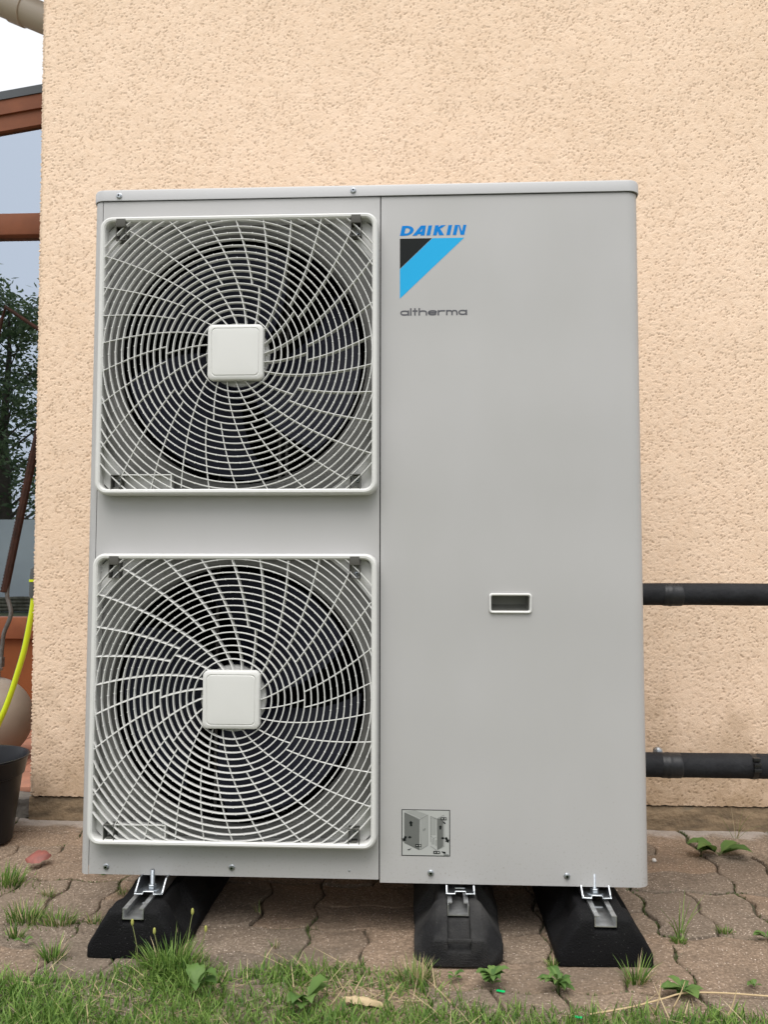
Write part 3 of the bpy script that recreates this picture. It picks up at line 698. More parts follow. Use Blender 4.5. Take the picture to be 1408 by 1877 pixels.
# ---- instruction sticker
stk = link('instruction_sticker', None, hp, (.664 - .58, -.19, .169 - UZ)); SW, SH = .098, .092
def spoly(name, pl, m, lvl, out=None):
    b = MB()
    for i, q in enumerate(pl): b.add([(x * SW, -.0003 - .0001 * lvl - .00002 * i, z * SH) for x, z in q], [tuple(range(len(q)))])
    return link(name, b.mesh(name, m, 0), stk)
def rc4(x0, x1, z0, z1): return [(x0, z0), (x1, z0), (x1, z1), (x0, z1)]
spoly('paper', [rc4(0, 1, 0, 1)], M['st_paper'], 0)
spoly('border', [rc4(0, 1, 0, .016), rc4(0, 1, .984, 1), rc4(0, .016, .016, .984), rc4(.984, 1, .016, .984)], M['black_pr'], 1)
def lin(a, b_, wd=.007): return ribbon([a, b_], wd)[0]
spoly('drawing_faces', [[(.06, .27), (.06, .93), (.37, .78), (.37, .12)], [(.74, .14), (.74, .80), (.86, .84), (.86, .22)]], M['st_grey'], 1)
spoly('drawing_light_faces', [[(.40, .15), (.40, .80), (.53, .88), (.53, .23)], rc4(.60, .71, .45, .83), [(.07, .95), (.28, 1 - .018), (.52, .90), (.39, .81)], rc4(.62, .68, .25, .37), rc4(.69, .73, .22, .35)], M['st_mid'], 1)
ol = []
for pl in ([(.06, .27), (.06, .93), (.38, .79), (.54, .89), (.54, .23), (.40, .14), (.06, .28)], [(.38, .79), (.40, .14)], [(.60, .30), (.60, .86), (.72, .80), (.88, .89)], [(.73, .80), (.74, .14), (.88, .22), (.88, .86)], [(.44, .56), (.49, .60), (.49, .57), (.44, .54)], [(.60, .44), (.66, .38), (.71, .41)], [(.60, .22), (.72, .13)]):
    for k in range(len(pl) - 1): ol.append(lin(pl[k], pl[k + 1]))
spoly('drawing_lines', ol, M['st_grey'], 3)
def arrow(x, z, dx, dz, s=1.0):
    d = Vector((dx, dz)).normalized(); n_ = Vector((-d.y, d.x)); o_ = Vector((x, z)); pt = lambda u, v: tuple(o_ + d * u * s + n_ * v * s)
    return [pt(0, -.025), pt(.07, -.025), pt(.07, -.05), pt(.13, 0), pt(.07, .05), pt(.07, .025), pt(0, .025)]
blk_ = [arrow(.20, .64, -.1, 1, .9), arrow(.09, .42, -.5, -1, 1), arrow(.91, .41, .5, -1, 1), arrow(.80, .58, .05, 1, .7),
        [(.13, .40), (.17, .43), (.21, .40), (.17, .375)], [(.81, .39), (.85, .42), (.89, .39), (.85, .365)],
        [(.11, .13), (.16, .12), (.21, .17), (.17, .15)], [(.82, .11), (.87, .06), (.91, .06), (.90, .10)], [(.84, .76), (.88, .70), (.91, .70), (.90, .73)],
        rc4(.285, .41, .195, .255), rc4(.81, .93, .78, .84), rc4(.655, .79, .055, .115), rc4(.87, .97, .03, .042)]
spoly('pictograms', blk_, M['black_pr'], 4)
spoly('pictogram_marks', [rc4(.305, .335, .215, .235), rc4(.365, .395, .21, .24), rc4(.825, .86, .80, .82), rc4(.885, .915, .795, .825), rc4(.675, .71, .075, .095), rc4(.735, .77, .07, .10)], M['st_paper'], 6)

# ---- mounting feet of the unit (zinc plates with raised sides)
def mount(xc, yf):
    b = MB(); hw = .026; t_ = .0025; z = .1005; nw = .010
    b.box(xc - hw, xc - nw, yf, yf + .03, z, z + t_); b.box(xc + nw, xc + hw, yf, yf + .03, z, z + t_); b.box(xc - hw, xc + hw, yf + .03, .12, z, z + t_)
    for s_ in (-1, 1):
        xa = xc + s_ * hw
        # flange rising to the casing
        q = [(xa, yf), (xa, .12)]; x2 = xa + s_ * t_
        b.add([(xa, yf + .002, z), (x2, yf + .002, z), (x2, .12, z), (xa, .12, z), (xa, yf + .030, UZ + .003), (x2, yf + .030, UZ + .003), (x2, .12, UZ + .003), (xa, .12, UZ + .003)],
              [(0, 1, 2, 3), (4, 7, 6, 5), (0, 4, 5, 1), (1, 5, 6, 2), (2, 6, 7, 3), (3, 7, 4, 0)])
    # rolled front lip
    b.tube([(xc - hw - .001, yf + .004, z + .006), (xc - hw, yf, z + .0015), (xc - nw - .001, yf - .0006, z + .0015), (xc - nw, yf + .003, z + .005), (xc + nw, yf + .003, z + .005), (xc + nw + .001, yf - .0006, z + .0015), (xc + hw, yf, z + .0015), (xc + hw + .001, yf + .004, z + .006)], .0011, 8)
    P_('mounting_foot', b, M['zinc'])
mount(.161, -.050); mount(.782, -.016); mount(1.050, -.024)

# ------------------------------------------------------------------ rubber supports
def support(label, xc, yf, rub, chx, slope=False, bolt_y=None, plate_x=None):
    o = thing('rubber_support', label, 'support block', (xc, yf, 0), 'black rubber blocks carrying the unit')
    LN = .50; b = MB(); H = .092
    def section(y, k_top, base, topw, zlow, notch=0.0, ht=H):
        # half outline from the left base to the right base, with a slot for the channel
        cw, cdp = .0215, .022
        pr = [(-base, 0), (-base, zlow), (-base + (base - topw) * .45 + notch, zlow + (ht - zlow) * .45), (-topw + notch * .3, ht - .004), (-topw + .005 + notch * .3, ht), (-cw, ht), (-cw, ht - cdp), (cw, ht - cdp), (cw, ht), (topw - .005 - notch * .3, ht), (topw - notch * .3, ht - .004), (base - (base - topw) * .45 - notch, zlow + (ht - zlow) * .45), (base, zlow), (base, 0)]
        return [(x + (chx - xc) * min(1, z / H) * .0, y, z) for x, z in pr]
    secs = []
    if slope:
        secs += [section(.0, 0, .060, .050, .012, 0, .050), section(.012, 0, .070, .050, .016, 0, .055), section(.030, 0, .084, .047, .025, 0, .072), section(.046, 0, .086, .046, .028, 0, .0905), section(.058, 0, .086, .046, .028)]
    else:
        secs += [section(.0, 0, .086, .046, .022, 0, .086), section(.006, 0, .090, .050, .022, 0, .0905), section(.012, 0, .0905, .051, .022)]
    if slope:
        secs += [section(.085, 0, .086, .046, .028), section(.095, 0, .086, .046, .02, .022), section(.18, 0, .086, .046, .02, .022), section(.19, 0, .088, .05, .028)]
    else:
        secs += [section(.052, 0, .0905, .051, .022), section(.062, 0, .0905, .051, .016, .022), section(.15, 0, .0905, .051, .016, .022), section(.16, 0, .0905, .051, .022)]
    secs += [section(.26, 0, .0905, .051, .022), section(.27, 0, .0905, .051, .016, .02), section(.36, 0, .0905, .051, .016, .02), section(.37, 0, .0905, .051, .022), section(LN, 0, .0905, .051, .022)]
    b.loft(secs, True, True, True)
    body = b.mesh('rubber_block', rub, 0)
    # roughen: subdivide and jitter so that edges are not ruler straight
    bm = bmesh.new(); bm.from_mesh(body)
    bmesh.ops.bevel(bm, geom=[e for e in bm.edges if len(e.link_faces) == 2 and e.calc_face_angle(0) > R(22)], offset=.0032, segments=2, affect='EDGES', profile=.5)
    bmesh.ops.triangulate(bm, faces=bm.faces[:])
    bmesh.ops.subdivide_edges(bm, edges=[e for e in bm.edges if e.calc_length() > .02], cuts=2)
    for v in bm.verts:
        q = v.co * 55; v.co += Vector(mnoise.noise_vector(q)) * .0012; v.co.z = max(v.co.z, .0005)
    bm.to_mesh(body); bm.free()
    body.polygons.foreach_set('use_smooth', [True] * len(body.polygons)); body.set_sharp_from_angle(angle=R(40))
    link('rubber_block', body, o)
    # aluminium channel: C section, lips turned in
    ch = MB(); w2, dp_, tk, lip = .0205, .0205, .0016, .009; y0 = .001 if not slope else .052; zt_ = H + .003; y1 = LN - .01
    ch.box(-w2, w2, y0, y1, zt_ - dp_, zt_ - dp_ + tk); ch.box(-w2, -w2 + tk, y0, y1, zt_ - dp_ + tk, zt_); ch.box(w2 - tk, w2, y0, y1, zt_ - dp_ + tk, zt_)
    yl = y0 + (.012 if slope else 0)
    ch.box(-w2 + tk, -w2 + lip, yl, y1, zt_ - tk, zt_); ch.box(w2 - lip, w2 - tk, yl, y1, zt_ - tk, zt_)
    ch.build('aluminium_channel', M['alu'], o)
    if slope:
        bb = MB(); bb.box(-.022, .022, -.004, .004, .046, .053, c=.002); bb.build('moulded_bar', rub, o)
    if bolt_y is not None:
        bxl = plate_x - xc; by = bolt_y - yf; z0 = .103
        bo = MB(); prf = [(.0042, z0)]
        for k in range(16): prf += [(.0048, z0 + .0012 * (2 * k)), (.0042, z0 + .0012 * (2 * k + 1))]
        prf.append((.001, prf[-1][1])); bo.lathe([(r, z) for r, z in prf if z < .150], 'z', (bxl, by, 0), 16); bo = bo.build('bolt', M['zinc'], o)
        nu = MB(); nu.lathe([(.004, z0 + .0020), (.0085, z0 + .0020), (.0088, z0 + .0028), (.0088, z0 + .0080), (.0082, z0 + .0088), (.004, z0 + .0088)], 'z', (bxl, by, 0), 6); nu.build('nut', M['zinc'], bo, 20)
        ws = MB(); ws.lathe([(.004, z0), (.018, z0), (.0182, z0 + .0008), (.0178, z0 + .0018), (.0105, z0 + .0019), (.004, z0 + .0019)], 'z', (bxl, by, 0), 32); ws.build('washer', M['zinc'], bo)
        # channel nut plate seen in the slot
        cn = MB(); cn.box(bxl - .010, bxl + .010, by - .030, by - .026, .084, .087); cn.build('channel_nut', M['zinc'], o)
    return o
support('black rubber support block with tall grass growing against its front', .150, -.105, M['rubber'], .150, False, -.022, .161)
support('dusty black rubber support block with sloping front and a channel without bolt', .776, -.106, M['rubber_dusty'], .776, True)
support('clean black rubber support block with bolted bracket beside the open paving', 1.052, -.092, M['rubber'], 1.045, False, .004, 1.050)

# ------------------------------------------------------------------ insulated pipes
def ipipe(label, pts, r, tape, extra):
    o = thing('insulated_pipe', label, 'pipe', pts[0], 'black insulated pipes leaving the unit')
    P0 = Vector(pts[0]); rr = random.Random(r)
    path = []; 
    for i in range(len(pts) - 1):
        a, c = Vector(pts[i]), Vector(pts[i + 1])
        for k in range(24): path.append(a.lerp(c, k / 24) - P0)
    path.append(Vector(pts[-1]) - P0)
    path = [p + Vector((0, 0, .0022 * mnoise.noise((p.x * 6, r * 90, 0)))) for p in path]
    MB().tube(path, [r * (1 + .02 * mnoise.noise((p.x * 14, r * 50, 5))) for p in path], 28).build('foam_sleeve', M['foam'], o, 50)
    x0, x1 = tape; tp = []; rd = []
    for k in range(15):
        x = x0 + (x1 - x0) * k / 14; tp.append((x - P0.x, 0, 0)); rd.append(r * (1.035 + (.03 if k in (5, 6) else 0) + .02 * mnoise.noise((k * .8, r * 33, 1))))
    rd[0] = rd[-1] = r * .99
    MB().tube(tp, rd, 28).build('tape_wrap', M['tape'], o, 50)
    extra(o, P0); return o
PYp = .30
def ex1(o, P0):
    pass
def ex2(o, P0):
    x = 1.476 - P0.x
    b = MB(); b.tube([(x - .006, 0, 0), (x + .006, 0, 0)], [.0292, .0292], 28, cap=False); b.tube([(x + .006, 0, 0), (x - .006, 0, 0)], [.0288, .0288], 28, cap=False); b.build('strap', M['strap'], o, 60)
    b = MB()
    for k in range(3):
        a = R(-105 - 22 * k + 60); b.box(x - .008, x + .008, -.034 * math.cos(R(25 * k - 35)) - .003, -.034 * math.cos(R(25 * k - 35)) + .005, -.030 * math.sin(R(25 * k - 45)) - .004, -.030 * math.sin(R(25 * k - 45)) + .004, c=.001)
    b.build('strap_buckle', M['strap'], o)
ipipe('upper black foam insulated pipe with taped joint leaving the grey unit', [(1.10, PYp, .6855), (2.6, PYp, .6875)], .0262, (1.275, 1.321), ex1)
ipipe('lower black foam insulated pipe with buckled strap just above the plinth', [(1.10, PYp, .287), (2.6, PYp, .2875)], .0283, (1.263, 1.311), ex2)
vb = thing('valve_cap', 'shiny domed metal valve cap peeping over the lower insulated pipe', 'valve', (1.276, .365, .277))
MB().lathe([(.012, .0), (.012, .028), (.0105, .034), (.006, .038), (.0005, .039)], 'z', n=24).build('cap', M['zinc'], vb)
MB().tube([(0, 0, .004), (-.09, 0, .004)], .009, 14).build('stem', M['zinc'], vb)

# ------------------------------------------------------------------ things at the left edge
# jar
jar = thing('stoneware_jar', 'round grey brown stoneware jar standing on the terracotta terrace', 'jar', (-.833, 1.22, .061))
prof = []
for k in range(25):
    a = -PI / 2 + PI * k / 24 * .93 + .0; prof.append((max(.148 * math.cos(a), .0005), .147 + .147 * math.sin(a)))
prof[0] = (.06, .0); prof[1] = (.085, .004)
prof += [(.034, .296), (.033, .312), (.040, .316), (.040, .322), (.026, .322), (.025, .29)]
MB().lathe(prof, 'z', n=48, cap0=True).build('body', M['stone'], jar, 50)
# iron rod rising from the jar neck
rod = thing('iron_rod', 'rusty bent iron bar rising out of the round jar', 'iron bar', (-.833, 1.22, .36))
def crv(pts, n=6):
    pts = [Vector(p) for p in pts]; out = []
    for i in range(len(pts) - 1):
        p0, p1, p2, p3 = pts[max(i - 1, 0)], pts[i], pts[i + 1], pts[min(i + 2, len(pts) - 1)]
        for k in range(n):
            u = k / n; out.append(.5 * ((2 * p1) + (-p0 + p2) * u + (2 * p0 - 5 * p1 + 4 * p2 - p3) * u * u + (-p0 + 3 * p1 - 3 * p2 + p3) * u ** 3))
    out.append(pts[-1]); return out

J0 = Vector((-.833, 1.22, .36))
low = crv([(-.833, 1.22, .33), (-.799, 1.22, .404), (-.793, 1.22, .46), (-.787, 1.22, .51), (-.764, 1.22, .577), (-.780, 1.22, .645), (-.775, 1.22, .70)])
MB().tube([p - J0 for p in low], .0075, 10).build('shank', M['iron'], rod, 40)
hi = [(-.789, 1.22, .655), (-.696, 1.22, 1.155), (-.640, 1.22, 1.46), (-.645, 1.22, 1.58), (-.703, 1.22, 1.614), (-.817, 1.22, 1.69), (-.835, 1.22, 1.62), (-.85, 1.22, 1.50), (-.86, 1.22, 1.44)]
b = MB(); b.tube([Vector(p) - J0 for p in hi], [.014, .014, .011, .008, .007, .007, .007, .006, .006], 8)
for k in range(46):
    p = Vector(hi[0]).lerp(Vector(hi[1]), k / 45) - J0; d = (Vector(hi[1]) - Vector(hi[0])).normalized()
    b.tube([p - d * .003 + Vector((-.004, 0, .002)), p + d * .003 + Vector((-.004, 0, .002))], .0125, 8)
b.build('ribbed_bar', M['rust'], rod, 40)
b = MB(); q = Vector((-.800, 1.22, .41)) - J0; b.box(q.x - .016, q.x + .013, -.012, .012, q.z - .022, q.z + .014, c=.003); b.build('clamp', M['iron'], rod)
# garden hose
ho = thing('garden_hose', 'bright yellow green garden hose hanging in a curve past the jar', 'hose', (-.52, .95, .60))
H0 = Vector((-.52, .95, .60))
hp_ = crv([(-.556, .95, .66), (-.558, .95, .62), (-.566, .95, .568), (-.582, .95, .48), (-.606, .95, .392), (-.631, .95, .314), (-.656, .95, .253), (-.70, .96, .17), (-.78, .97, .10), (-.90, .98, .075), (-1.1, 1.0, .072)], 8)
MB().tube([p - H0 for p in hp_], .0092, 14).build('tube', M['hose'], ho, 60)
b = MB(); off = Vector((-.0065, .006, -.001)); b.tube([p - H0 + off for p in hp_], .0072, 10); b.build('dark_stripe', M['hosegrey'], ho, 60)
b = MB(); b.tube([Vector(p) - H0 for p in ((-.556, .95, .645), (-.556, .95, .66), (-.557, .95, .705), (-.557, .95, .74))], [.013, .0145, .0135, .010], 14); b.tube([Vector(p) - H0 for p in ((-.557, .95, .735), (-.53, .95, .775), (-.47, .95, .785))], .009, 12); b.build('connector', M['hosegrey'], ho, 40)
b = MB(); b.tube([Vector(p) - H0 for p in ((-.557, .95, .697), (-.557, .95, .705))], .0150, 16); b.build('connector_ring', M['hose'], ho, 40)
# black pot
pt = thing('plant_pot', 'empty black plastic plant pot on the pavers by the wall corner', 'plant pot', (-.533, .55, 0))
MB().lathe([(.108, .001), (.112, .004), (.133, .195), (.136, .196), (.1385, .198), (.146, .243), (.1495, .247), (.1495, .252), (.145, .252), (.1415, .246), (.134, .2), (.130, .19), (.108, .012), (.0005, .012)], 'z', n=64, cap0=True).build('shell', M['pot'], pt, 35).scale = (1, 1, .91)

# ------------------------------------------------------------------ vegetation
def tinted(b, tints, name, m, parent=None, smooth=0):
    me = bpy.data.meshes.new(name); me.from_pydata(b.v, [], b.f); me.update(); me.materials.append(m)
    a = me.attributes.new('tint', 'FLOAT', 'POINT'); a.data.foreach_set('value', tints)
    if smooth: me.polygons.foreach_set('use_smooth', [True] * len(me.polygons))
    return link(name, me, parent)
def blade(b, tints, x, y, z, ln, wd, az, lean_, curl, tint, seg=3):
    o = len(b.v); dx, dy = math.cos(az), math.sin(az); px, py = -dy, dx; ang = lean_; cx, cy, cz = x, y, z
    tw = random.uniform(-.9, .9); px, py = px * math.cos(tw) + dx * math.sin(tw), py * math.cos(tw) + dy * math.sin(tw)
    for i in range(seg + 1):
        u = i / seg; hw = wd * .5 * (1 - u ** 1.8) + (.00015 if i < seg else 0)
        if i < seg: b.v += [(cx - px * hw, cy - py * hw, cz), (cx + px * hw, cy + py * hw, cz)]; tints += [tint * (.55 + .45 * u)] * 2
        else: b.v.append((cx, cy, cz)); tints.append(tint)
        st_ = ln / seg; cx += dx * math.sin(ang) * st_; cy += dy * math.sin(ang) * st_; cz += math.cos(ang) * st_; ang += curl / seg
    for i in range(seg - 1): b.f.append((o + 2 * i, o + 2 * i + 1, o + 2 * i + 3, o + 2 * i + 2))
    b.f.append((o + 2 * seg - 2, o + 2 * seg - 1, o + 2 * seg)); b.m += [0] * seg
def edge_y(x):     # far edge of the lawn over the paving
    pts = [(-1.2, -.15), (-.3, -.16), (-.07, -.178), (.09, -.180), (.17, -.14), (.27, -.125), (.36, -.145), (.48, -.110), (.60, -.115), (.68, -.135), (.74, -.19), (.80, -.248), (.95, -.250), (1.05, -.246), (1.3, -.25), (2.4, -.25)]
    for (a, ya), (c, yc) in zip(pts, pts[1:]):
        if a <= x <= c: return ya + (yc - ya) * (x - a) / (c - a)
    return -.2
def bare(x, y):    # thin and bare places
    d = 1.0
    for cx, cy, rx, ry, s in ((.375, -.205, .055, .035, .93), (.62, -.215, .11, .05, .75), (.53, -.23, .06, .03, .5), (.72, -.24, .08, .04, .8), (.08, -.24, .05, .03, .5), (.97, -.27, .14, .03, .45)):
        d *= 1 - s * math.exp(-(((x - cx) / rx) ** 2 + ((y - cy) / ry) ** 2))
    return d * (.55 + .9 * (mnoise.noise((x * 9, y * 9, 2.0)) * .5 + .5))
b, ti = MB(), []; n_done = 0
while n_done < 82000:
    x = random.uniform(-.9, 2.1); near = random.random() < .62
    y = random.uniform(-.42, -.08) if near else random.uniform(-1.05, -.40)
    ey = edge_y(x) + .022 * mnoise.noise((x * 25, 0, 0)) + .03 * mnoise.noise((x * 8, 3, 0)) + random.gauss(0, .006)
    if y > ey: 
        continue
    fade = min(1, (ey - y) / .05 + .25)
    if random.random() > bare(x, y) * fade: continue
    n_done += 1
    tall = 1 + .9 * math.exp(-(((x - .235) / .06) ** 2 + ((y + .15) / .04) ** 2))
    ln = random.uniform(.018, .050) * random.choice((.7, 1, 1, 1.3)) * tall * (.75 + .5 * mnoise.noise((x * 6, y * 6, 7)))
    blade(b, ti, x, y, -.006, ln, random.uniform(.0014, .0032), random.uniform(0, 2 * PI), random.uniform(.0, .95), random.uniform(.1, 1.7), random.random())
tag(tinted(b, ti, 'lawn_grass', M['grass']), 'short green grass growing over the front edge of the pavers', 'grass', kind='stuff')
b, ti = MB(), []
for k in range(2300):
    x = random.uniform(-.5, 1.8); y = random.uniform(-.42, -.09)
    w_ = 1.0 - .7 * min(1, bare(x, y)); 
    if y > edge_y(x) + .018 or random.random() > w_: continue
    blade(b, ti, x, y, -.002 + random.uniform(0, .006), random.uniform(.02, .07), random.uniform(.0011, .0022), random.uniform(0, 2 * PI), random.uniform(.9, 1.5), random.uniform(-.1, .35), random.random())
tag(tinted(b, ti, 'dry_grass', M['straw']), 'dry straw coloured grass lying among the green lawn edge', 'grass', kind='stuff')

def tuft(label, x, y, nb, l0, l1, spread, w0=.0022, dry=.1):
    o = thing('grass_tuft', label, 'grass tuft', (x, y, -.004), 'grass tufts in the paving joints')
    for m_, cnt in (('grass', int(nb * (1 - dry)) + int(nb * .5)), ('straw', int(nb * dry) + int(nb * .12))):
        if cnt < 1: continue
        b, ti = MB(), []
        for k in range(cnt):
            a = random.uniform(0, 2 * PI); rr = spread * math.sqrt(random.random())
            low = k >= cnt * .7; rr = rr * (2.0 if low else 1)
            blade(b, ti, rr * math.cos(a), rr * math.sin(a) * .6, 0, random.uniform(l0, l1) * (.42 if low else 1), random.uniform(.6, 1.2) * w0, a + random.uniform(-.5, .5), random.uniform(.05, .75), random.uniform(.1, .9), random.random())
        tinted(b, ti, 'blades' if m_ == 'grass' else 'dry_blades', M[m_], o)['kind'] = 'stuff'
    return o
tuft('bushy grass tuft on the joint in front of the clean rubber block', 1.093, -.147, 70, .02, .065, .016, .002, .15)
tuft('sparse long grass blades fanning out beside the bolted rubber block', 1.232, .058, 9, .06, .11, .006, .0022, 0)
tuft('small green grass tuft near the corner of the grassy rubber block', -.001, -.112, 60, .02, .055, .018, .0024)
tuft('grass patch next to the fallen red leaf', -.285, .262, 150, .02, .055, .05, .0024)
tuft('dense dark grass along the joint between the leaf and the lawn', -.14, .062, 130, .02, .055, .04, .002, .12)
tuft('low grass spreading along the joint toward the grassy rubber block', -.062, .056, 110, .015, .042, .035, .002, .15)
tuft('little pale grass tuft at the paver corner near the lawn', -.123, -.015, 40, .02, .045, .014, .0022, .15)
tuft('short grass in the lengthwise joint beside the grassy rubber block', .012, .055, 40, .012, .03, .014, .0018, .3)
tuft('thin dry tuft in the shaded joint under the unit', .352, .118, 9, .02, .045, .006, .0014, .6)
tuft('wispy tuft on the wavy joint in front of the unit', .415, -.035, 10, .015, .032, .008, .0014, .5)
tuft('short tuft in the joint under the corner of the unit', .03, .21, 60, .012, .03, .02, .0018, .4)
tuft('low tuft at the left foot of the casing corner', -.15, .20, 45, .012, .03, .016, .0016, .5)
tuft('green tuft growing below the edge of the casing', -.075, .34, 25, .012, .03, .010, .002, .1)
tuft('short weeds in the joint against the clean rubber block', .955, -.085, 24, .01, .028, .008, .002, .1)
tuft('creeping green strip in the joint right of the clean rubber block', 1.222, .03, 60, .008, .022, .014, .0022, .1)
tuft('second creeping green strip in the joint past the sparse blades', 1.33, .08, 50, .008, .022, .013, .0022, .1)
tuft('dry brown grass tuft beside the dusty rubber block', .695, -.155, 120, .025, .05, .03, .0018, .6)
tuft('tall grass clump with seed heads against the grassy rubber block', .232, -.130, 300, .022, .066, .05, .0028, .05)
tuft('thin pale blades by the plinth at the open paving', 1.575, .70, 8, .06, .12, .008, .0012, .4)
# seed heads in the tall clump
for (x, y, h, a, lab) in ((.175, -.14, .085, 3.4, 'seed head stalk against the front face of the grassy rubber block'), (.262, -.135, .105, .5, 'tallest seed head stalk in the grass clump by the rubber block'),
                     (.285, -.13, .072, .2, 'short seed head stalk at the paving side of the grass clump'), (.215, -.14, .07, 2.5, 'short seed head stalk in the middle of the grass clump')):
    o = thing('flower_stalk', lab, 'flower stalk', (x, y, -.004), 'seed heads in the tall grass clump')
    pts = [Vector((0, 0, 0)), Vector((.004 * math.cos(a), 0, h * .5)), Vector((.014 * math.cos(a), 0, h))]
    MB().tube(crv(pts, 5), .0007, 5).build('stalk', M['stalk'] if 'stalk' in M else M.setdefault('stalk', mat('stalk', (.22, .24, .09), .7)), o)
    MB().lathe([(.0006, -.003), (.0026, .0), (.0029, .004), (.0022, .008), (.0004, .010)], 'z', tuple(pts[2]), 8).build('seed_head', M.setdefault('seed', mat('seed_head', (.36, .36, .09), .8)), o)

def weed(label, x, y, nl, l0, l1, wr, rise=.35, az=None):
    o = thing('broadleaf_weed', label, 'weed', (x, y, .001), 'leafy weeds in the paving joints')
    b, ti = MB(), []
    for k in range(nl):
        a = (az[k] if az else random.uniform(0, 2 * PI)); ln = random.uniform(l0, l1); wd = ln * wr * random.uniform(.85, 1.15); t0 = random.random()
        rise_ = rise * random.uniform(.5, 1.5); d = Vector((math.cos(a), math.sin(a), 0)); pn = Vector((-d.y, d.x, 0)); nS = 7; rows = []
        for i in range(nS + 1):
            u = i / nS; c = d * (ln * u) + Vector((0, 0, ln * (rise_ * math.sin(u * 2.2)) + .003 + .0006 * k))
            hw = wd * .5 * (math.sin(PI * min(1, u * .92 + .06)) ** .8) * (1 + .16 * math.sin(u * 19 + t0 * 9)) if u > .18 else .0009
            if i == nS: hw = .0004
            rows.append((c + pn * hw + Vector((0, 0, hw * .35)), c, c - pn * hw + Vector((0, 0, hw * .35))))
        base = len(b.v)
        for rr in rows:
            b.v += [tuple(p) for p in rr]; ti += [t0 * .8 + .1, t0 * .8 + .25, t0 * .8 + .1]
        for i in range(nS):
            for j in range(2): b.f.append((base + 3 * i + j, base + 3 * i + j + 1, base + 3 * i + 4 + j, base + 3 * i + 3 + j))
    tinted(b, ti, 'leaves', M['weed'], o, 1); return o
weed('large leaved weed sprawling on the joint near the wall plinth', 1.472, .535, 13, .045, .085, .46, .28, [.2, -.1, .5, 2.6, 2.9, 3.3, 3.7, -.5, 2.2, .05, 3.05, -.25, 3.5])
weed('leafy weed on the joint in front of the dusty rubber block', .832, -.172, 24, .014, .036, .46, .42)
weed('leafy weed between the dusty and the clean rubber blocks', .948, -.185, 24, .016, .04, .42, .48)
weed('small weed seedling close under the dusty rubber block', .765, -.152, 6, .012, .024, .55, .35)
weed('round leaved weed on the joint beyond the clean rubber block', 1.165, -.195, 18, .018, .042, .55, .3)
weed('flat green weed on the joint at the open paving', 1.40, .042, 9, .018, .032, .45, .25)
weed('pale broad weed leaves in the lawn in front of the unit', .505, -.262, 7, .03, .05, .62, .5)
weed('mint green weed leaves in the lawn by the tall clump', .305, -.225, 6, .03, .048, .6, .7)
weed('tiny weed beside the straw stalk on the open paving', 1.30, -.158, 5, .012, .022, .5, .4)
weed('small round weed leaves at the lawn edge under the pale tuft', -.085, -.055, 4, .014, .024, .6, .3)
# moss in the joints
b, ti = MB(), []
for k in range(20000):
    if random.random() < .5:
        i = random.randint(-5, 7); y = random.uniform(-.4, .76); x = PX0 + i * MODX + .0070 * wave((y - PY0) / (MODY / 2) - .25) + random.gauss(0, .0022)
    else:
        i = random.randint(-2, 3); x = random.uniform(-1.2, 1.8); y = PY0 + i * MODY + .0070 * wave((x - PX0) / (MODX / 2) + .25) + random.gauss(0, .0022)
    if mnoise.noise((x * 7, y * 7, 4.4)) < (.0 if x < 1.15 else -.12) + (.22 if 0 < y and .0 < x < 1.16 else 0): continue
    blade(b, ti, x, y, -.008, random.uniform(.005, .013), random.uniform(.0015, .0035), random.uniform(0, 2 * PI), random.uniform(.1, 1.2), .6, random.random(), 2)
tag(tinted(b, ti, 'joint_moss', M['moss']), 'olive moss and fine weeds filling the joints of the pavers', 'moss', kind='stuff')

# fallen leaves, straw, scraps
def leafmesh(name, ln, wd, cup, m, n=10):
    b = MB(); rows = []
    for i in range(n + 1):
        u = i / n; hw = wd / 2 * max(.02, math.sin(PI * u) ** .75); z = cup * (1 - (2 * u - 1) ** 2)
        rows.append([(ln * (u - .5), s_ * hw * (1 + .07 * math.sin(u * 17 + s_)), z - cup * 1.1 * abs(s_) ** 2 + .0015 * math.sin(u * 23 + s_ * 3)) for s_ in (-1, -.5, 0, .5, 1)])
    b.loft(rows, False); return b.mesh(name, m, 60)
rl_ = link('fallen_leaf', leafmesh('fallen_leaf', .062, .046, .006, M['redleaf']), None, (-.256, .372, .026)); rl_.rotation_euler = (R(24), R(-8), R(14))
tag(rl_, 'curled reddish brown fallen leaf lying beside the grass patch', 'leaf')
tl_ = link('dry_leaf', leafmesh('dry_leaf', .075, .018, .006, M['tanleaf']), None, (.605, -.258, .012)); tl_.rotation_euler = (R(12), R(3), R(-8))
tag(tl_, 'long tan dry leaf lying in the lawn in front of the unit', 'leaf')
for nm, x, y, rz, lab in (('plastic_scrap', .845, -.198, -30, 'small bright green plastic scrap below the leafy weed'), ('plastic_scrap', .965, -.278, -25, 'bright green plastic scrap half hidden in the lawn')):
    b = MB(); b.box(-.008, .008, -.0025, .0025, 0, .0016, c=.0005); o = b.build(nm, M['greenplastic'], None); o.location = (x, y, .004); o.rotation_euler = (R(8), R(-6), R(rz)); tag(o, lab, 'plastic scrap')
b = MB(); b.tube(crv([(.985, -.275, .008), (1.06, -.255, .012), (1.12, -.225, .012), (1.165, -.205, .013), (1.24, -.196, .010), (1.34, -.198, .006)], 6), .0014, 6)
M['strawm'] = mat('straw', (.50, .38, .22), .8)
tag(b.build('straw_stalk', M['strawm']), 'long dry straw stalk lying across the pavers at the lawn edge', 'straw')
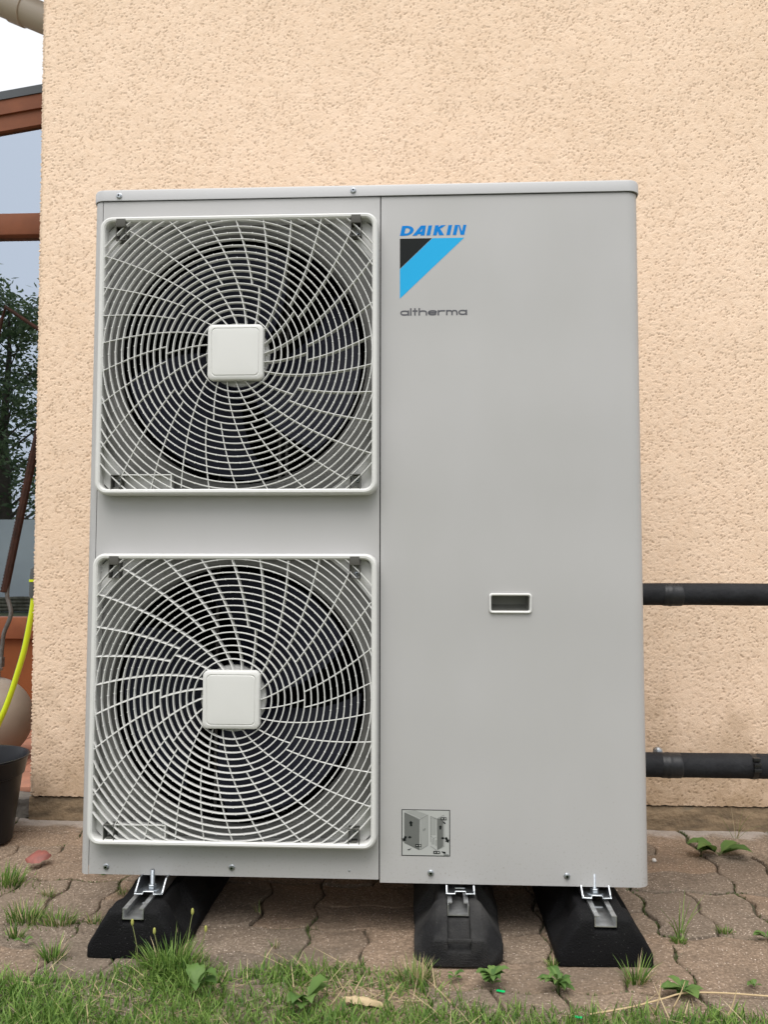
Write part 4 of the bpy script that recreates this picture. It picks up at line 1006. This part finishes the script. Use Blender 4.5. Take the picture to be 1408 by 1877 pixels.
for i, (x, y, ln, a, lab) in enumerate(((1.105, -.238, .05, 80, 'short upright straw stub in the lawn below the grass tuft'), (1.135, -.232, .05, 65, 'leaning straw stub next to the round leaved weed'), (1.215, -.262, .05, 70, 'straw stub under the long stalk'), (.705, -.19, .055, 88, 'straw stub standing in the dry tuft'))):
    b = MB(); p1 = Vector((math.cos(R(a)) * ln, 0, math.sin(R(a)) * ln)); b.tube([(0, 0, 0), p1 * .5 + Vector((.002, 0, 0)), p1], [.0013, .0012, .0006], 5)
    o = b.build('straw_stub', M['strawm']); o.location = (x, y, 0); tag(o, lab, 'straw')
pb = MB(); pb.lathe([(.0005, 0), (.0055, .002), (.006, .005), (.004, .0085), (.0005, .0095)], 'z', n=10); o = pb.build('pebble', M['pebble']); o.location = (1.295, .490, .0); tag(o, 'small white pebble on the paver beside the casing edge', 'pebble')

# ------------------------------------------------------------------ garden behind the viewpoint (seen in the panes)
gw = MB(); gw.box(-16, 12, -8.25, -8.0, -.05, 1.46); tag(gw.build('garden_wall', M['gwall']), 'long grey rendered garden wall mirrored in the conservatory pane', 'wall')
le = thing('log_edging', 'stacked weathered log edging at the foot of the grey garden wall', 'edging', (-6, -7.9, 0))
for k in range(4):
    pts = [Vector((-9 + i * .25, .012 * mnoise.noise((i * .7, k, 0)), .03 + k * .055 + .012 * mnoise.noise((i * .6, k * 3, 1)))) for i in range(73)]
    MB().tube(pts, [.031 * (1 + .12 * mnoise.noise((i * 1.1, k, 9))) for i in range(73)], 8).build('log', M['log'], le)
def tree(label, x, y, H, cr, nleaf, seed):
    rr = random.Random(seed); o = thing('garden_tree', label, 'tree', (x, y, -.02), 'trees behind the garden wall')
    tb = MB(); tips = []
    tb.tube([(0, 0, 0), (.05, .02, H * .3), (-.03, .04, H * .55), (.02, 0, H * .8), (.0, .02, H * .97)], [.14, .11, .08, .045, .012], 10)
    for k in range(34):
        u = .18 + .8 * k / 34; a = k * 2.4 + rr.uniform(-.4, .4); L_ = cr * (1.05 - .75 * max(0, u - .35)) * rr.uniform(.65, 1.1); z0 = H * u
        tip = Vector((L_ * math.cos(a), L_ * math.sin(a), z0 + L_ * rr.uniform(.25, .75))); mid = tip * .5 + Vector((0, 0, z0 * .5 + .12 * L_))
        p0 = Vector((0, 0, z0)); tb.tube([p0, mid, tip], [.035 * (1.1 - u), .02 * (1.1 - u) + .004, .004], 6); tips.append((p0, mid, tip))
    tb.build('trunk', M['bark'], o, 50)
    b, ti = MB(), []
    for k in range(nleaf):
        p0, mid, tip = rr.choice(tips); u = rr.random() ** .6
        p = p0.lerp(mid, u * 2) if u < .5 else mid.lerp(tip, u * 2 - 1)
        p = p + Vector((rr.gauss(0, .16), rr.gauss(0, .16), rr.gauss(-.05, .15))); 
        if p.z < .5: continue
        d = Vector((rr.gauss(0, 1), rr.gauss(0, 1), rr.gauss(.15, .7))).normalized(); s_ = d.cross(Vector((rr.gauss(0, 1), rr.gauss(0, 1), rr.gauss(0, 1)))).normalized()
        ln, wd = rr.uniform(.09, .17), rr.uniform(.018, .03); base = len(b.v); tt = rr.random()
        b.v += [tuple(p), tuple(p + d * ln * .45 + s_ * wd), tuple(p + d * ln), tuple(p + d * ln * .45 - s_ * wd)]; b.f.append((base, base + 1, base + 2, base + 3)); b.m.append(0); ti += [tt] * 4
    tinted(b, ti, 'crown', M['treeleaf'], o); return o
tree('tall narrow leaved tree behind the garden wall mirrored in the pane', -6.9, -9.6, 5.7, 1.5, 9500, 1)
tree('lower bushy tree behind the garden wall beyond the mirrored tree', -9.6, -10.6, 4.4, 1.7, 9000, 2)
tree('spreading tree behind the garden wall far from the conservatory', 3.5, -11.5, 5.0, 1.9, 9000, 3)
